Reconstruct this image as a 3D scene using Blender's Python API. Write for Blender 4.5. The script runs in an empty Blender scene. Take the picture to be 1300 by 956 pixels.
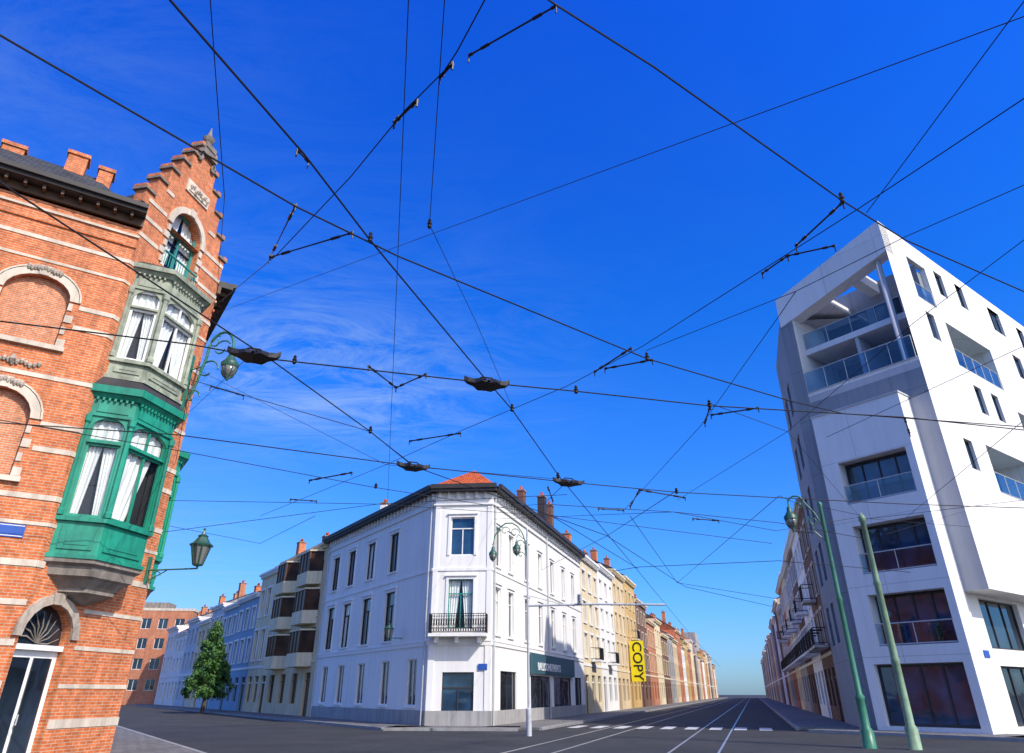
import bpy, math, random
from mathutils import Vector, Matrix
random.seed(7)
SC=bpy.context.scene
COL=SC.collection
# ------------------------------------------------------------------ materials
MATS={}
def newmat(name):
    m=bpy.data.materials.new(name); m.use_nodes=True
    nt=m.node_tree; nt.nodes.clear()
    out=nt.nodes.new('ShaderNodeOutputMaterial'); b=nt.nodes.new('ShaderNodeBsdfPrincipled')
    nt.links.new(b.outputs[0],out.inputs[0])
    MATS[name]=m
    return m,nt,b,out
def N(nt,t,**k):
    n=nt.nodes.new(t)
    for a,v in k.items():
        if a in n.inputs: n.inputs[a].default_value=v
        else: setattr(n,a,v)
    return n
def mixc(nt,typ,fac,a,b):
    n=nt.nodes.new('ShaderNodeMix'); n.data_type='RGBA'; n.blend_type=typ
    for s,v in ((0,fac),(6,a),(7,b)):
        if hasattr(v,'type') and hasattr(v,'links'): nt.links.new(v,n.inputs[s])
        elif s==0: n.inputs[0].default_value=v
        else: n.inputs[s].default_value=(v[0],v[1],v[2],1)
    return n.outputs[2]
def ramp(nt,src,stops):
    r=nt.nodes.new('ShaderNodeValToRGB')
    el=r.color_ramp.elements
    el[0].position=stops[0][0]; el[0].color=(*[stops[0][1]]*3,1)
    el[1].position=stops[1][0]; el[1].color=(*[stops[1][1]]*3,1)
    nt.links.new(src,r.inputs[0]); return r.outputs[0]
def stained(nt,col,amount=.25,scale=.6,streak=.35):
    tc=N(nt,'ShaderNodeTexCoord')
    n1=N(nt,'ShaderNodeTexNoise',Scale=scale,Detail=8.0,Roughness=.65); nt.links.new(tc.outputs['Object'],n1.inputs['Vector'])
    mp=N(nt,'ShaderNodeMapping'); mp.inputs['Scale'].default_value=(2.6,2.6,.16); nt.links.new(tc.outputs['Object'],mp.inputs[0])
    n2=N(nt,'ShaderNodeTexNoise',Scale=1.3,Detail=6.0,Roughness=.6); nt.links.new(mp.outputs[0],n2.inputs['Vector'])
    a=ramp(nt,n1.outputs[0],[(.3,1-amount),(.62,1)])
    b=ramp(nt,n2.outputs[0],[(.34,1-streak),(.56,1)])
    c=mixc(nt,'MULTIPLY',1.0,col,a)
    c=mixc(nt,'MULTIPLY',1.0,c,b)
    return c,tc
def paint(name,rgb,rough=.75,amount=.18,streak=.22,scale=.6,bump=.12,bs=25,spec=.35,panels=None):
    m,nt,b,o=newmat(name)
    c,tc=stained(nt,rgb,amount,scale,streak)
    if panels:
        uv=N(nt,'ShaderNodeUVMap'); bt=N(nt,'ShaderNodeTexBrick'); bt.offset=0.0; bt.inputs['Scale'].default_value=1.0
        bt.inputs['Color1'].default_value=(1,1,1,1); bt.inputs['Color2'].default_value=(.95,.95,.95,1); bt.inputs['Mortar'].default_value=(.72,.72,.72,1)
        bt.inputs['Mortar Size'].default_value=.018; bt.inputs['Brick Width'].default_value=panels[0]; bt.inputs['Row Height'].default_value=panels[1]
        nt.links.new(uv.outputs[0],bt.inputs['Vector']); c=mixc(nt,'MULTIPLY',1.0,c,bt.outputs[0])
    nt.links.new(c,b.inputs['Base Color']); b.inputs['Roughness'].default_value=rough
    b.inputs['Specular IOR Level'].default_value=spec
    if bump:
        n=N(nt,'ShaderNodeTexNoise',Scale=float(bs),Detail=5.0); nt.links.new(tc.outputs['Object'],n.inputs['Vector'])
        bp=N(nt,'ShaderNodeBump',Strength=bump,Distance=.02); nt.links.new(n.outputs[0],bp.inputs['Height']); nt.links.new(bp.outputs[0],b.inputs['Normal'])
    return m
def brick(name,c1,c2,mortar,w=.21,h=.068,ms=.009,dirt=.3):
    m,nt,b,o=newmat(name)
    uv=N(nt,'ShaderNodeUVMap')
    bt=N(nt,'ShaderNodeTexBrick'); bt.inputs['Scale'].default_value=1.0
    bt.inputs['Color1'].default_value=(*c1,1); bt.inputs['Color2'].default_value=(*c2,1); bt.inputs['Mortar'].default_value=(*mortar,1)
    bt.inputs['Mortar Size'].default_value=ms; bt.inputs['Brick Width'].default_value=w; bt.inputs['Row Height'].default_value=h; bt.inputs['Bias'].default_value=-.1
    nt.links.new(uv.outputs[0],bt.inputs['Vector'])
    c,tc=stained(nt,bt.outputs[0],dirt,.9,.18)
    n3=N(nt,'ShaderNodeTexNoise',Scale=7.0,Detail=3.0); nt.links.new(tc.outputs['Object'],n3.inputs['Vector'])
    c=mixc(nt,'MULTIPLY',1.0,c,ramp(nt,n3.outputs[0],[(.35,.78),(.65,1.12)]))
    nt.links.new(c,b.inputs['Base Color']); b.inputs['Roughness'].default_value=.85
    b.inputs['Specular IOR Level'].default_value=.2
    bp=N(nt,'ShaderNodeBump',Strength=.4,Distance=.01); bp.invert=True
    nt.links.new(bt.outputs[1],bp.inputs['Height']); nt.links.new(bp.outputs[0],b.inputs['Normal'])
    return m
def glass(name,rgb,rough=.04,spec=.9):
    m,nt,b,o=newmat(name)
    tc=N(nt,'ShaderNodeTexCoord')
    n=N(nt,'ShaderNodeTexNoise',Scale=.7,Detail=2.0); nt.links.new(tc.outputs['Object'],n.inputs['Vector'])
    c=mixc(nt,'MULTIPLY',1.0,rgb,ramp(nt,n.outputs[0],[(.35,.4),(.65,1.5)]))
    nt.links.new(c,b.inputs['Base Color']); b.inputs['Roughness'].default_value=rough; b.inputs['Specular IOR Level'].default_value=spec
    n2=N(nt,'ShaderNodeTexNoise',Scale=1.6,Detail=1.0); nt.links.new(tc.outputs['Object'],n2.inputs['Vector'])
    bp=N(nt,'ShaderNodeBump',Strength=.12,Distance=.05); nt.links.new(n2.outputs[0],bp.inputs['Height']); nt.links.new(bp.outputs[0],b.inputs['Normal'])
    return m
def clear(name,tint,k=.08):
    m,nt,b,o=newmat(name); nt.nodes.remove(b)
    t=N(nt,'ShaderNodeBsdfTransparent'); t.inputs[0].default_value=(*tint,1)
    g=N(nt,'ShaderNodeBsdfGlossy'); g.inputs['Roughness'].default_value=.03
    f=N(nt,'ShaderNodeLayerWeight'); pw=N(nt,'ShaderNodeMath',operation='POWER'); pw.inputs[1].default_value=4.0
    nt.links.new(f.outputs['Facing'],pw.inputs[0])
    ad=N(nt,'ShaderNodeMath',operation='MULTIPLY_ADD'); ad.inputs[1].default_value=.85; ad.inputs[2].default_value=k
    nt.links.new(pw.outputs[0],ad.inputs[0])
    mx=N(nt,'ShaderNodeMixShader'); nt.links.new(ad.outputs[0],mx.inputs[0]); nt.links.new(t.outputs[0],mx.inputs[1]); nt.links.new(g.outputs[0],mx.inputs[2])
    nt.links.new(mx.outputs[0],o.inputs[0]); return m
brick('brick_orange',(.76,.205,.065),(.58,.135,.04),(.58,.38,.26),dirt=.22)
brick('brick_blind',(.72,.24,.09),(.62,.18,.065),(.56,.42,.32),w=.15,h=.055,dirt=.15)
brick('brick_brown',(.22,.10,.06),(.17,.07,.045),(.24,.20,.17))
brick('brick_red_far',(.66,.21,.085),(.54,.16,.06),(.5,.36,.28),dirt=.2)
brick('roof_tile',(.72,.15,.035),(.54,.10,.03),(.22,.05,.02),w=.25,h=.3,ms=.02)
brick('slate',(.055,.06,.07),(.085,.09,.10),(.02,.02,.025),w=.25,h=.18,ms=.01)
paint('stone',(.72,.62,.50),.85,.28,.25,1.6,.3,30)
paint('stone_carved',(.52,.44,.36),.9,.45,.3,4,.5,22)
paint('stone_grey',(.30,.26,.22),.9,.4,.35,2.2,.5,22)
paint('white_wall',(.86,.85,.81),.8,.07,.09,.35,.06)
paint('white_trim',(.86,.85,.82),.7,.07,.08,.6,.03)
paint('modern_white',(.82,.81,.79),.85,.07,.06,.25,.05,panels=(3.3,3.1))
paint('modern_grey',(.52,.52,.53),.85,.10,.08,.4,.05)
paint('modern_shaded',(.27,.30,.33),.85,.12,.12,.4,.05,panels=(2.4,3.1))  # darker copy of the block's wall, shade of left and terrace faces painted in
paint('cream_wall',(.80,.68,.45),.85,.15,.2)
paint('beige_wall',(.74,.58,.36),.85,.18,.2)
paint('tan_wall',(.64,.43,.17),.85,.18,.2)
paint('blue_wall',(.26,.41,.56),.8,.12,.2)
paint('paleblue_wall',(.58,.64,.70),.8,.12,.2)
paint('grey_wall',(.40,.39,.38),.85,.2,.25)
paint('dark_trim',(.05,.047,.048),.6,.3,.2)
paint('brown_trim',(.11,.055,.03),.55,.3,.2)
paint('green_paint',(.022,.32,.205),.42,.28,.35,2.2,.08,14,.45)
paint('sage_paint',(.40,.44,.33),.6,.45,.4,3.0,.2,16)
paint('teal_paint',(.045,.30,.27),.4,.2,.2)
paint('pole_green',(.04,.20,.12),.4,.3,.35,3,.06,20,.5)
paint('lamp_green',(.03,.11,.075),.4,.3,.3,3,.06,20,.5)
paint('pole_pale',(.25,.38,.24),.5,.35,.4,3,.08,20)
paint('wire_black',(.012,.012,.014),.6,0,0,1,0)
paint('insulator_brown',(.016,.013,.013),.45,.2,.1,3,0)
paint('steel_grey',(.50,.52,.54),.4,.1,.1,2,0)
paint('curtain_white',(.84,.83,.80),.95,.06,.2,2,0)
paint('room_dark',(.03,.03,.033),.95,.2,.1,1,0)
paint('sign_blue',(.03,.10,.42),.4,.1,.1,2,0)
paint('sign_teal',(.045,.12,.15),.4,.15,.15,2,0)
paint('sign_yellow',(.92,.76,.01),.45,.04,.05,2,0)
paint('letter_black',(.01,.01,.012),.5,0,0,1,0)
paint('letter_white',(.8,.8,.8),.5,0,0,1,0)
paint('asphalt',(.05,.05,.05),.9,.45,.25,.3,.4,60)
paint('road_asphalt',(.064,.062,.059),.9,.5,.25,.5,.4,60)
paint('marking',(.62,.62,.60),.7,.35,.1,3,.1)
paint('rail_steel',(.28,.27,.26),.3,.2,.1,2,0)
brick('paving',(.24,.23,.22),(.19,.185,.18),(.09,.09,.09),w=.4,h=.4,ms=.012)
paint('kerb_stone',(.32,.32,.32),.85,.25,.1,2,.1)
paint('bark',(.12,.085,.055),.9,.4,.3,4,.5,20)
paint('lamp_glass',(.20,.21,.19),.12,.2,.2,4,0,10,.8)
glass('glass_dark',(.018,.028,.042)); glass('glass_blue',(.02,.055,.11),.03,1.0); glass('glass_brown',(.07,.03,.012),.35,.2)
clear('glass_clear',(.92,.95,.95),.05); clear('glass_rail',(.36,.58,.76),.12)
m,nt,b,o=newmat('leaf')
oi=N(nt,'ShaderNodeTexCoord'); n=N(nt,'ShaderNodeTexNoise',Scale=1.6,Detail=3.0); nt.links.new(oi.outputs['Object'],n.inputs['Vector'])
c=mixc(nt,'MIX',ramp(nt,n.outputs[0],[(.35,0),(.65,1)]),(.02,.075,.015),(.085,.20,.035)); nt.links.new(c,b.inputs['Base Color']); b.inputs['Roughness'].default_value=.6
# ------------------------------------------------------------------ mesh helpers
UP=Vector((0,0,1))
class Fr:
    def __init__(s,x,y,az,sg):
        a=math.radians(az); s.o=Vector((x,y,0)); s.d=Vector((math.sin(a),math.cos(a),0))
        a2=math.radians(az+90*sg); s.n=Vector((math.sin(a2),math.cos(a2),0)); s.sg=sg; s.az=az
    def p(s,u,o,z): return s.o+s.d*u+s.n*o+UP*z
    def shift(s,u,o=0):
        f=Fr(0,0,s.az,s.sg); f.o=s.o+s.d*u+s.n*o; return f
class MB:
    def __init__(s): s.v=[];s.f=[];s.m=[];s.mats=[]
    def mi(s,mat):
        if mat not in s.mats: s.mats.append(mat)
        return s.mats.index(mat)
    def poly(s,pts,mat):
        i=len(s.v); s.v+= [Vector(p) for p in pts]; s.f.append(list(range(i,i+len(pts)))); s.m.append(s.mi(mat))
    def hexa(s,c,mat):
        i=len(s.v); s.v+=[Vector(p) for p in c]
        for q in ((0,1,2,3),(7,6,5,4),(0,4,5,1),(1,5,6,2),(2,6,7,3),(3,7,4,0)):
            s.f.append([i+k for k in q]); s.m.append(s.mi(mat))
    def box(s,fr,s0,s1,o0,o1,z0,z1,mat):
        s.hexa([fr.p(s0,o0,z0),fr.p(s1,o0,z0),fr.p(s1,o1,z0),fr.p(s0,o1,z0),fr.p(s0,o0,z1),fr.p(s1,o0,z1),fr.p(s1,o1,z1),fr.p(s0,o1,z1)],mat)
    def prism(s,bot,top,mat,capb=True,capt=True):
        n=len(bot)
        for k in range(n): s.poly([bot[k],bot[(k+1)%n],top[(k+1)%n],top[k]],mat)
        if capb: s.poly(bot,mat)
        if capt: s.poly(top,mat)
    def tube(s,pts,r,mat,seg=8,caps=True):
        pts=[Vector(p) for p in pts]; rr=r if isinstance(r,(list,tuple)) else [r]*len(pts)
        rings=[]
        for k,p in enumerate(pts):
            t=(pts[min(k+1,len(pts)-1)]-pts[max(k-1,0)])
            if t.length<1e-6: t=UP.copy()
            t.normalize(); a=UP if abs(t.z)<.95 else Vector((1,0,0))
            x=t.cross(a).normalized(); y=t.cross(x).normalized()
            i=len(s.v); rings.append(i)
            s.v+=[p+(x*math.cos(2*math.pi*q/seg)+y*math.sin(2*math.pi*q/seg))*rr[k] for q in range(seg)]
        for a,b in zip(rings,rings[1:]):
            for q in range(seg):
                s.f.append([a+q,a+(q+1)%seg,b+(q+1)%seg,b+q]); s.m.append(s.mi(mat))
        if caps:
            for a in (rings[0],rings[-1]): s.f.append([a+q for q in range(seg)]); s.m.append(s.mi(mat))
    def lathe(s,c,prof,mat,seg=12): s.tube([Vector(c)+UP*z for z,r in prof],[r for z,r in prof],mat,seg)
def wall(mb,fr,s0,s1,z0,z1,ops,mat,depth=.2,o=0,rmat=None,back=False):
    ops=[q for q in ops if q[0]<s1 and q[1]>s0 and q[2]<z1 and q[3]>z0]
    ss=sorted(set([s0,s1]+[min(max(v,s0),s1) for q in ops for v in q[:2]]))
    zs=sorted(set([z0,z1]+[min(max(v,z0),z1) for q in ops for v in q[2:4]]))
    for a,b in zip(ss,ss[1:]):
        for c,d in zip(zs,zs[1:]):
            mc=(a+b)/2; mz=(c+d)/2
            hole=any(q[0]<mc<q[1] and q[2]<mz<q[3] for q in ops)
            if not hole: mb.poly([fr.p(a,o,c),fr.p(b,o,c),fr.p(b,o,d),fr.p(a,o,d)],mat)
    for q in ops:
        D=q[4] if len(q)>4 else depth
        if D<=0: continue
        a,b,c,d=q[:4]; r=rmat or mat
        mb.poly([fr.p(a,o,c),fr.p(a,o-D,c),fr.p(a,o-D,d),fr.p(a,o,d)],r)
        mb.poly([fr.p(b,o,c),fr.p(b,o-D,c),fr.p(b,o-D,d),fr.p(b,o,d)],r)
        if c>z0+.001: mb.poly([fr.p(a,o,c),fr.p(b,o,c),fr.p(b,o-D,c),fr.p(a,o-D,c)],r)
        mb.poly([fr.p(a,o,d),fr.p(b,o,d),fr.p(b,o-D,d),fr.p(a,o-D,d)],r)
def arch(mb,fr,sc,hw,zs,zt,mat,o=0,D=.2,n=12):
    P=[(sc-hw*math.cos(math.pi*k/n),zs+(zt-zs)*math.sin(math.pi*k/n)) for k in range(n+1)]
    for (a,za),(b,zb) in zip(P,P[1:]):
        mb.poly([fr.p(a,o,za),fr.p(b,o,zb),fr.p(b,o,zt),fr.p(a,o,zt)],mat)
        mb.poly([fr.p(a,o,za),fr.p(b,o,zb),fr.p(b,o-D,zb),fr.p(a,o-D,za)],mat)
def archring(mb,fr,sc,hw,zs,zt,w,mat,o0=0,o1=.05,n=11,alt=None):
    for k in range(n):
        a0=math.pi*k/n; a1=math.pi*(k+1)/n
        e=w*(1.25 if k==n//2 else 1)
        def P(a,g,o): return fr.p(sc-(hw+g)*math.cos(a),o,zs+(zt-zs+g)*math.sin(a))
        mt=mat if (alt is None or k%2==0) else alt
        oo=o1+(.03 if k==n//2 else 0)-(.02 if mt==alt else 0)
        mb.hexa([P(a0,0,o0),P(a1,0,o0),P(a1,0,oo),P(a0,0,oo),P(a0,e,o0),P(a1,e,o0),P(a1,e,oo),P(a0,e,oo)],mt)
def make(name,mb,parent=None,origin=None,label=None):
    org=origin if origin is not None else (Vector(parent['org']) if parent else Vector((0,0,0)))
    me=bpy.data.meshes.new(name)
    me.from_pydata([tuple(v-org) for v in mb.v],[],mb.f)
    for mt in mb.mats: me.materials.append(MATS[mt])
    uvl=me.uv_layers.new(name='UVMap')
    for p in me.polygons:
        p.material_index=mb.m[p.index]
        nn=p.normal
        if abs(nn.z)>.75: ax=None
        else:
            t=UP.cross(nn); t.normalize(); ax=t
        for li in p.loop_indices:
            w=mb.v[me.loops[li].vertex_index]
            uvl.data[li].uv=(w.x,w.y) if ax is None else (w.dot(ax),w.z if abs(nn.z)<.3 else w.z/max(.3,math.sqrt(1-nn.z**2)))
    ob=bpy.data.objects.new(name,me); COL.objects.link(ob)
    ob['org']=tuple(org)
    if parent: ob.parent=parent
    else: ob.location=org
    if label: ob['label']=label
    return ob
def thing(name,label,cat,loc,group=None):
    e=bpy.data.objects.new(name,None); COL.objects.link(e); e.location=loc; e['org']=tuple(loc)
    e.empty_display_size=.3
    e['label']=label; e['category']=cat
    if group: e['group']=group
    return e
def solo(name,mb,label,cat,origin,group=None):
    o=make(name,mb,None,Vector(origin)); o['label']=label; o['category']=cat
    if group: o['group']=group
    return o
def smooth(ob):
    for p in ob.data.polygons: p.use_smooth=True
def window(par,fr,s0,s1,z0,z1,dep=.18,o=0,g='glass_dark',fm='white_trim',bar=.06,mull=1,trans=None,sill=None,curtain=0,idep=.4):
    m=MB(); oo=o-dep
    gl='glass_clear' if curtain else g
    m.poly([fr.p(s0,oo+.02,z0),fr.p(s1,oo+.02,z0),fr.p(s1,oo+.02,z1),fr.p(s0,oo+.02,z1)],gl)
    w=make('window',m,par)
    f=MB(); a=oo+.015; b=oo+.07
    f.box(fr,s0,s0+bar,a,b,z0,z1,fm); f.box(fr,s1-bar,s1,a,b,z0,z1,fm)
    f.box(fr,s0+bar,s1-bar,a,b,z0,z0+bar,fm); f.box(fr,s0+bar,s1-bar,a,b,z1-bar,z1,fm)
    zt=z0+(z1-z0)*trans if trans else z1-bar
    for k in range(1,mull+1):
        c=s0+(s1-s0)*k/(mull+1); f.box(fr,c-bar*.45,c+bar*.45,a,b-.004,z0+bar,zt,fm)
    if trans: f.box(fr,s0+bar,s1-bar,a,b+.01,zt-bar*.5,zt+bar*.5,fm)
    make('frame',f,w)
    if sill:
        q=MB(); q.box(fr,s0-.08,s1+.08,oo+.07,o+.09,z0-.1,z0-.003,sill); make('sill',q,w)
    if curtain:
        q=MB(); n=14
        def drape(c0,c1,k0,t0=None,t1=None):
            for k in range(n):
                g0=k/n; g1=(k+1)/n
                u0=c0+(c1-c0)*g0; u1=c0+(c1-c0)*g1
                b0=(t0 if t0 is not None else c0)+((t1 if t1 is not None else c1)-(t0 if t0 is not None else c0))*g0
                b1=(t0 if t0 is not None else c0)+((t1 if t1 is not None else c1)-(t0 if t0 is not None else c0))*g1
                d0=oo-.06+.03*math.sin(k*1.9+k0); d1=oo-.06+.03*math.sin((k+1)*1.9+k0)
                q.poly([fr.p(b0,d0,z0),fr.p(b1,d1,z0),fr.p(u1,d1,z1),fr.p(u0,d0,z1)],'curtain_white')
        W=s1-s0
        if curtain==1: drape(s0,s0+W*.48,0,s0,s0+W*.3); drape(s1-W*.48,s1,2,s1-W*.3,s1)
        elif curtain==2: drape(s0,s1,1)
        else: drape(s0,s0+W*.8,1,s0,s0+W*.45)
        make('curtain',q,w)
        r=MB(); r.poly([fr.p(s0,oo-idep,z0),fr.p(s1,oo-idep,z0),fr.p(s1,oo-idep,z1),fr.p(s0,oo-idep,z1)],'room_dark')
        for s_ in (s0,s1): r.poly([fr.p(s_,oo,z0),fr.p(s_,oo-idep,z0),fr.p(s_,oo-idep,z1),fr.p(s_,oo,z1)],'room_dark')
        r.poly([fr.p(s0,oo,z1),fr.p(s1,oo,z1),fr.p(s1,oo-idep,z1),fr.p(s0,oo-idep,z1)],'room_dark')
        make('interior',r,w)
    return w
def textmesh(body,size,mat,ext=.01):
    cu=bpy.data.curves.new('txt','FONT'); cu.body=body; cu.size=size; cu.extrude=ext; cu.align_x='CENTER'; cu.align_y='CENTER'; cu.offset=.012
    ob=bpy.data.objects.new('txt',cu); COL.objects.link(ob)
    dg=bpy.context.evaluated_depsgraph_get(); me=bpy.data.meshes.new_from_object(ob.evaluated_get(dg))
    bpy.data.objects.remove(ob); me.materials.clear(); me.materials.append(MATS[mat]); return me
def lettering(par,body,size,mat,pos,x,y,sx=1):
    me=textmesh(body,size,mat); o=bpy.data.objects.new('lettering',me); COL.objects.link(o)
    z=x.cross(y); M=Matrix((( x.x*sx,y.x,z.x,0),(x.y*sx,y.y,z.y,0),(x.z*sx,y.z,z.z,0),(0,0,0,1)))
    M.translation=Vector(pos)-Vector(par['org']); o.parent=par; o.matrix_basis=M
    return o
# ------------------------------------------------------------------ frames
LC=Fr(-10.57,15.78,12,1); LF=Fr(-10.57,15.78,237,-1)
_e=LC.p(3.7,0,0); LS=Fr(_e.x,_e.y,-33,1)
WL=Fr(-4.5,40.3,-32.9,-1); WC=Fr(-4.5,40.3,95,1)
_e=WC.p(3.4,0,0); WR=Fr(_e.x,_e.y,17.4,1)
P1=Fr(21,31.7,-37,-1); BF=Fr(21,31.7,53,1)
PW=7.1
_e=P1.p(PW,0,0); RR=Fr(_e.x,_e.y,17.4,-1)

# ================================================================== BRICK CORNER HOUSE
H=thing('brick_corner_house','orange brick corner house with stepped gable and green bay window','house',(-10.57,15.78,0))
w=MB()
arL=[(1.03,2.47),(4.6,6.0),(8.0,9.4)]
ops=[]
for a,b_ in arL: ops+=[(a,b_,9.3,11.15,.16),(a,b_,6.0,8.05,.16),(a,b_,1.1,3.9,.25)]
wall(w,LF,0,11,0,13.3,ops,'brick_orange')
for a,b_ in arL:
    c=(a+b_)/2
    arch(w,LF,c,.72,10.6,11.15,'brick_orange',D=.16); arch(w,LF,c,.72,7.4,8.05,'brick_orange',D=.16)
opc=[(.1,1.5,0,3.4,.3),(1.05,2.45,12.85,14.2,.3)]
wall(w,LC,0,3.7,0,14.2,opc,'brick_orange')
arch(w,LC,.8,.7,2.7,3.4,'brick_orange',D=.3)
GC=1.75
st=[(1.95,14.2,14.62),(1.6,14.62,15.3),(1.26,15.3,15.98),(.92,15.98,16.62),(.6,16.62,17.22),(.32,17.22,17.75)]
for h,za,zb in st:
    if za<14.3: w.box(LC,GC-h,1.05,-.35,0,za,zb,'brick_orange'); w.box(LC,2.45,GC+h,-.35,0,za,zb,'brick_orange')
    elif za<14.7:
        w.box(LC,GC-h,1.05,-.35,0,za,15.05,'brick_orange'); w.box(LC,2.45,GC+h,-.35,0,za,15.05,'brick_orange'); w.box(LC,GC-h,GC+h,-.35,0,15.05,zb,'brick_orange')
    else: w.box(LC,GC-h,GC+h,-.35,0,za,zb,'brick_orange')
arch(w,LC,1.75,.7,14.3,15.05,'brick_orange',D=.3)
wall(w,LS,0,11,0,13.3,[(2.9,4.3,5.2,7.8,.2),(6,7,5,7.6,.2),(8.5,9.5,5,7.6,.2)],'brick_orange')
bk=[LS.p(11,0,0),LS.p(11,-10,0),LF.p(11,0,0)]
for a,b_ in ((bk[0],bk[1]),(bk[1],bk[2])): w.poly([a,b_,b_+UP*13.3,a+UP*13.3],'brick_brown')
make('wall',w,H)
for a,b_ in arL:
    for z0,z1 in ((9.3,11.15),(6.0,8.05)):
        pm=MB(); pm.poly([LF.p(a,-.16,z0),LF.p(b_,-.16,z0),LF.p(b_,-.16,z1),LF.p(a,-.16,z1)],'brick_blind')
        make('blind_window',pm,H,label='arched window niche filled in with brick')
sm=MB()
for a,b_ in arL:
    c=(a+b_)/2
    for zs,zt,zb in ((10.6,11.15,9.3),(7.4,8.05,6.0)):
        archring(sm,LF,c,.72,zs,zt,.2,'stone',0,.035,11)
        archring(sm,LF,c,.93,zs,zt+.21,.04,'stone',0,.055,13)
        for k,zz in enumerate([zb+.02+i*.34 for i in range(4)]):
            e=.10 if k%2 else .18
            sm.box(LF,a-e,a,0,.03,zz,zz+.2,'stone'); sm.box(LF,b_,b_+e,0,.03,zz,zz+.2,'stone')
        sm.box(LF,a-.22,b_+.22,0,.1,zb-.12,zb-.003,'stone')
        for q in range(11):
            sm.lathe(LF.p(c-.35+.07*q,.05,zt+.13+.05*math.sin(q*math.pi/10)+.02*math.sin(q*2.7)),[(-.08,.02),(-.03,.05),(.03,.055),(.08,.02)],'stone_carved',6)
sm.lathe(LF.p(1.75,.04,8.75),[(-.1,.03),(0,.1),(.12,.04)],'stone_carved',6)
for q in range(13): sm.lathe(LF.p(1.2+.09*q,.03,8.72+.04*math.cos(q*1.6)),[(-.07,.02),(0,.055),(.07,.02)],'stone_carved',6)
for z,h in ((12.15,.11),(11.55,.08),(10.42,.12),(9.85,.12),(8.42,.11),(7.25,.12),(6.65,.12),(5.55,.12),(4.98,.08),(4.1,.14),(3.3,.12),(2.5,.13),(1.7,.13),(.9,.25)):
    cuts=[]
    for a,b_ in arL:
        for q0,q1,e in ((9.1,11.5,.24),(5.8,8.4,.24),(1.0,4.0,.03)):
            if z+h>q0 and z<q1: cuts.append((a-e,b_+e))
    x=-.02
    for a,b_ in sorted(cuts):
        if a>x: sm.box(LF,x,a,0,.02,z,z+h,'stone')
        x=b_
    sm.box(LF,x,11,0,.02,z,z+h,'stone')
    if z<3.4: sm.box(LC,1.7 if z>2.4 else 1.52,3.72,0,.016,z,z+h*.7,'stone')
    elif z>12.8: sm.box(LC,-.02,3.72,0,.02,z,z+h,'stone')
    else: sm.box(LC,-.02,.2,0,.02,z,z+h,'stone'); sm.box(LC,3.05,3.72,0,.02,z,z+h,'stone')
for z in (13.15,13.75,14.33): sm.box(LC,0,.78,0,.022,z,z+.12,'stone'); sm.box(LC,2.72,3.7,0,.022,z,z+.12,'stone')
sm.box(LC,.52,.85,0,.025,15.1,15.22,'stone'); sm.box(LC,2.65,2.98,0,.025,15.1,15.22,'stone')
archring(sm,LC,1.75,.7,14.3,15.05,.2,'stone',0,.06,11)
for k in range(5):
    e=.22 if k%2 else .12
    z=12.9+k*.28; sm.box(LC,1.05-e,1.05,0,.04,z,z+.2,'stone'); sm.box(LC,2.45,2.45+e,0,.04,z,z+.2,'stone')
sm.box(LC,1.2,2.3,0,.05,15.75,16.2,'stone'); sm.box(LC,1.3,2.2,.05,.08,15.82,16.13,'stone')
for q in range(8): sm.lathe(LC.p(1.35+.115*q,.09,15.97+.07*math.sin(q*2.3)),[(-.09,.02),(0,.065),(.09,.02)],'stone_carved',6)
archring(sm,LC,.8,.7,2.7,3.4,.2,'stone_carved',0,.06,9)
make('stone_band',sm,H,label='pale stone bands, arch surrounds and carved keystones')
for i,(h,za,zb) in enumerate(st):
    inner=st[i+1][0] if i+1<len(st) else 0
    for sg in (-1,1):
        cp=MB(); a=GC+sg*(h+.08); b_=GC+sg*inner
        cp.box(LC,min(a,b_)+(.002 if sg>0 else 0),max(a,b_)-(.002 if sg<0 else 0),-.42,.07,zb,zb+.075,'stone_grey')
        cp.box(LC,min(a,a-sg*.16),max(a,a-sg*.16),-.38,.05,zb+.075,zb+.17,'brick_orange')
        make('coping_stone',cp,H)
fn=MB(); c=LC.p(GC,-.12,17.83)
fn.box(LC,GC-.26,GC+.26,-.36,.1,17.83,18.02,'stone_grey'); fn.box(LC,GC-.36,GC+.36,-.06,.14,17.5,17.66,'stone_grey')
for sg in (-1,1): fn.tube([LC.p(GC+sg*(.34+.08*math.cos(t)),.06,17.3+.14*math.sin(t)) for t in [x*.7 for x in range(9)]],.045,'stone_grey',6)
fn.lathe(c,[(.16,.16),(.22,.2),(.3,.11),(.42,.17),(.55,.2),(.62,.1),(.75,.07),(.95,.025),(1.0,.03),(1.05,.005)],'stone_grey',10)
make('finial',fn,H,label='carved grey stone finial on the gable peak')
cn=MB()
for fr,s0,s1 in ((LF,-.05,11.3),(LS,-.1,11.3)):
    cn.box(fr,s0,s1,0,.46,13.62,13.72,'dark_trim'); cn.box(fr,s0,s1,.42,.56,13.72,13.86,'dark_trim'); cn.box(fr,s0,s1,0,.42,13.722,13.84,'dark_trim')
    cn.box(fr,s0,s1,0,.1,13.36,13.62,'brown_trim'); cn.box(fr,s0,s1,0,.05,13.0,13.07,'stone')
    k=s0+.3
    while k<s1-.2:
        cn.box(fr,k,k+.07,.1,.34,13.48,13.618,'brown_trim'); k+=.42
    cn.box(fr,s0,s1,0,.045,12.66,12.74,'brick_orange')
make('cornice',cn,H,label='dark bracketed eaves cornice with gutter')
rf=MB()
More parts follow.
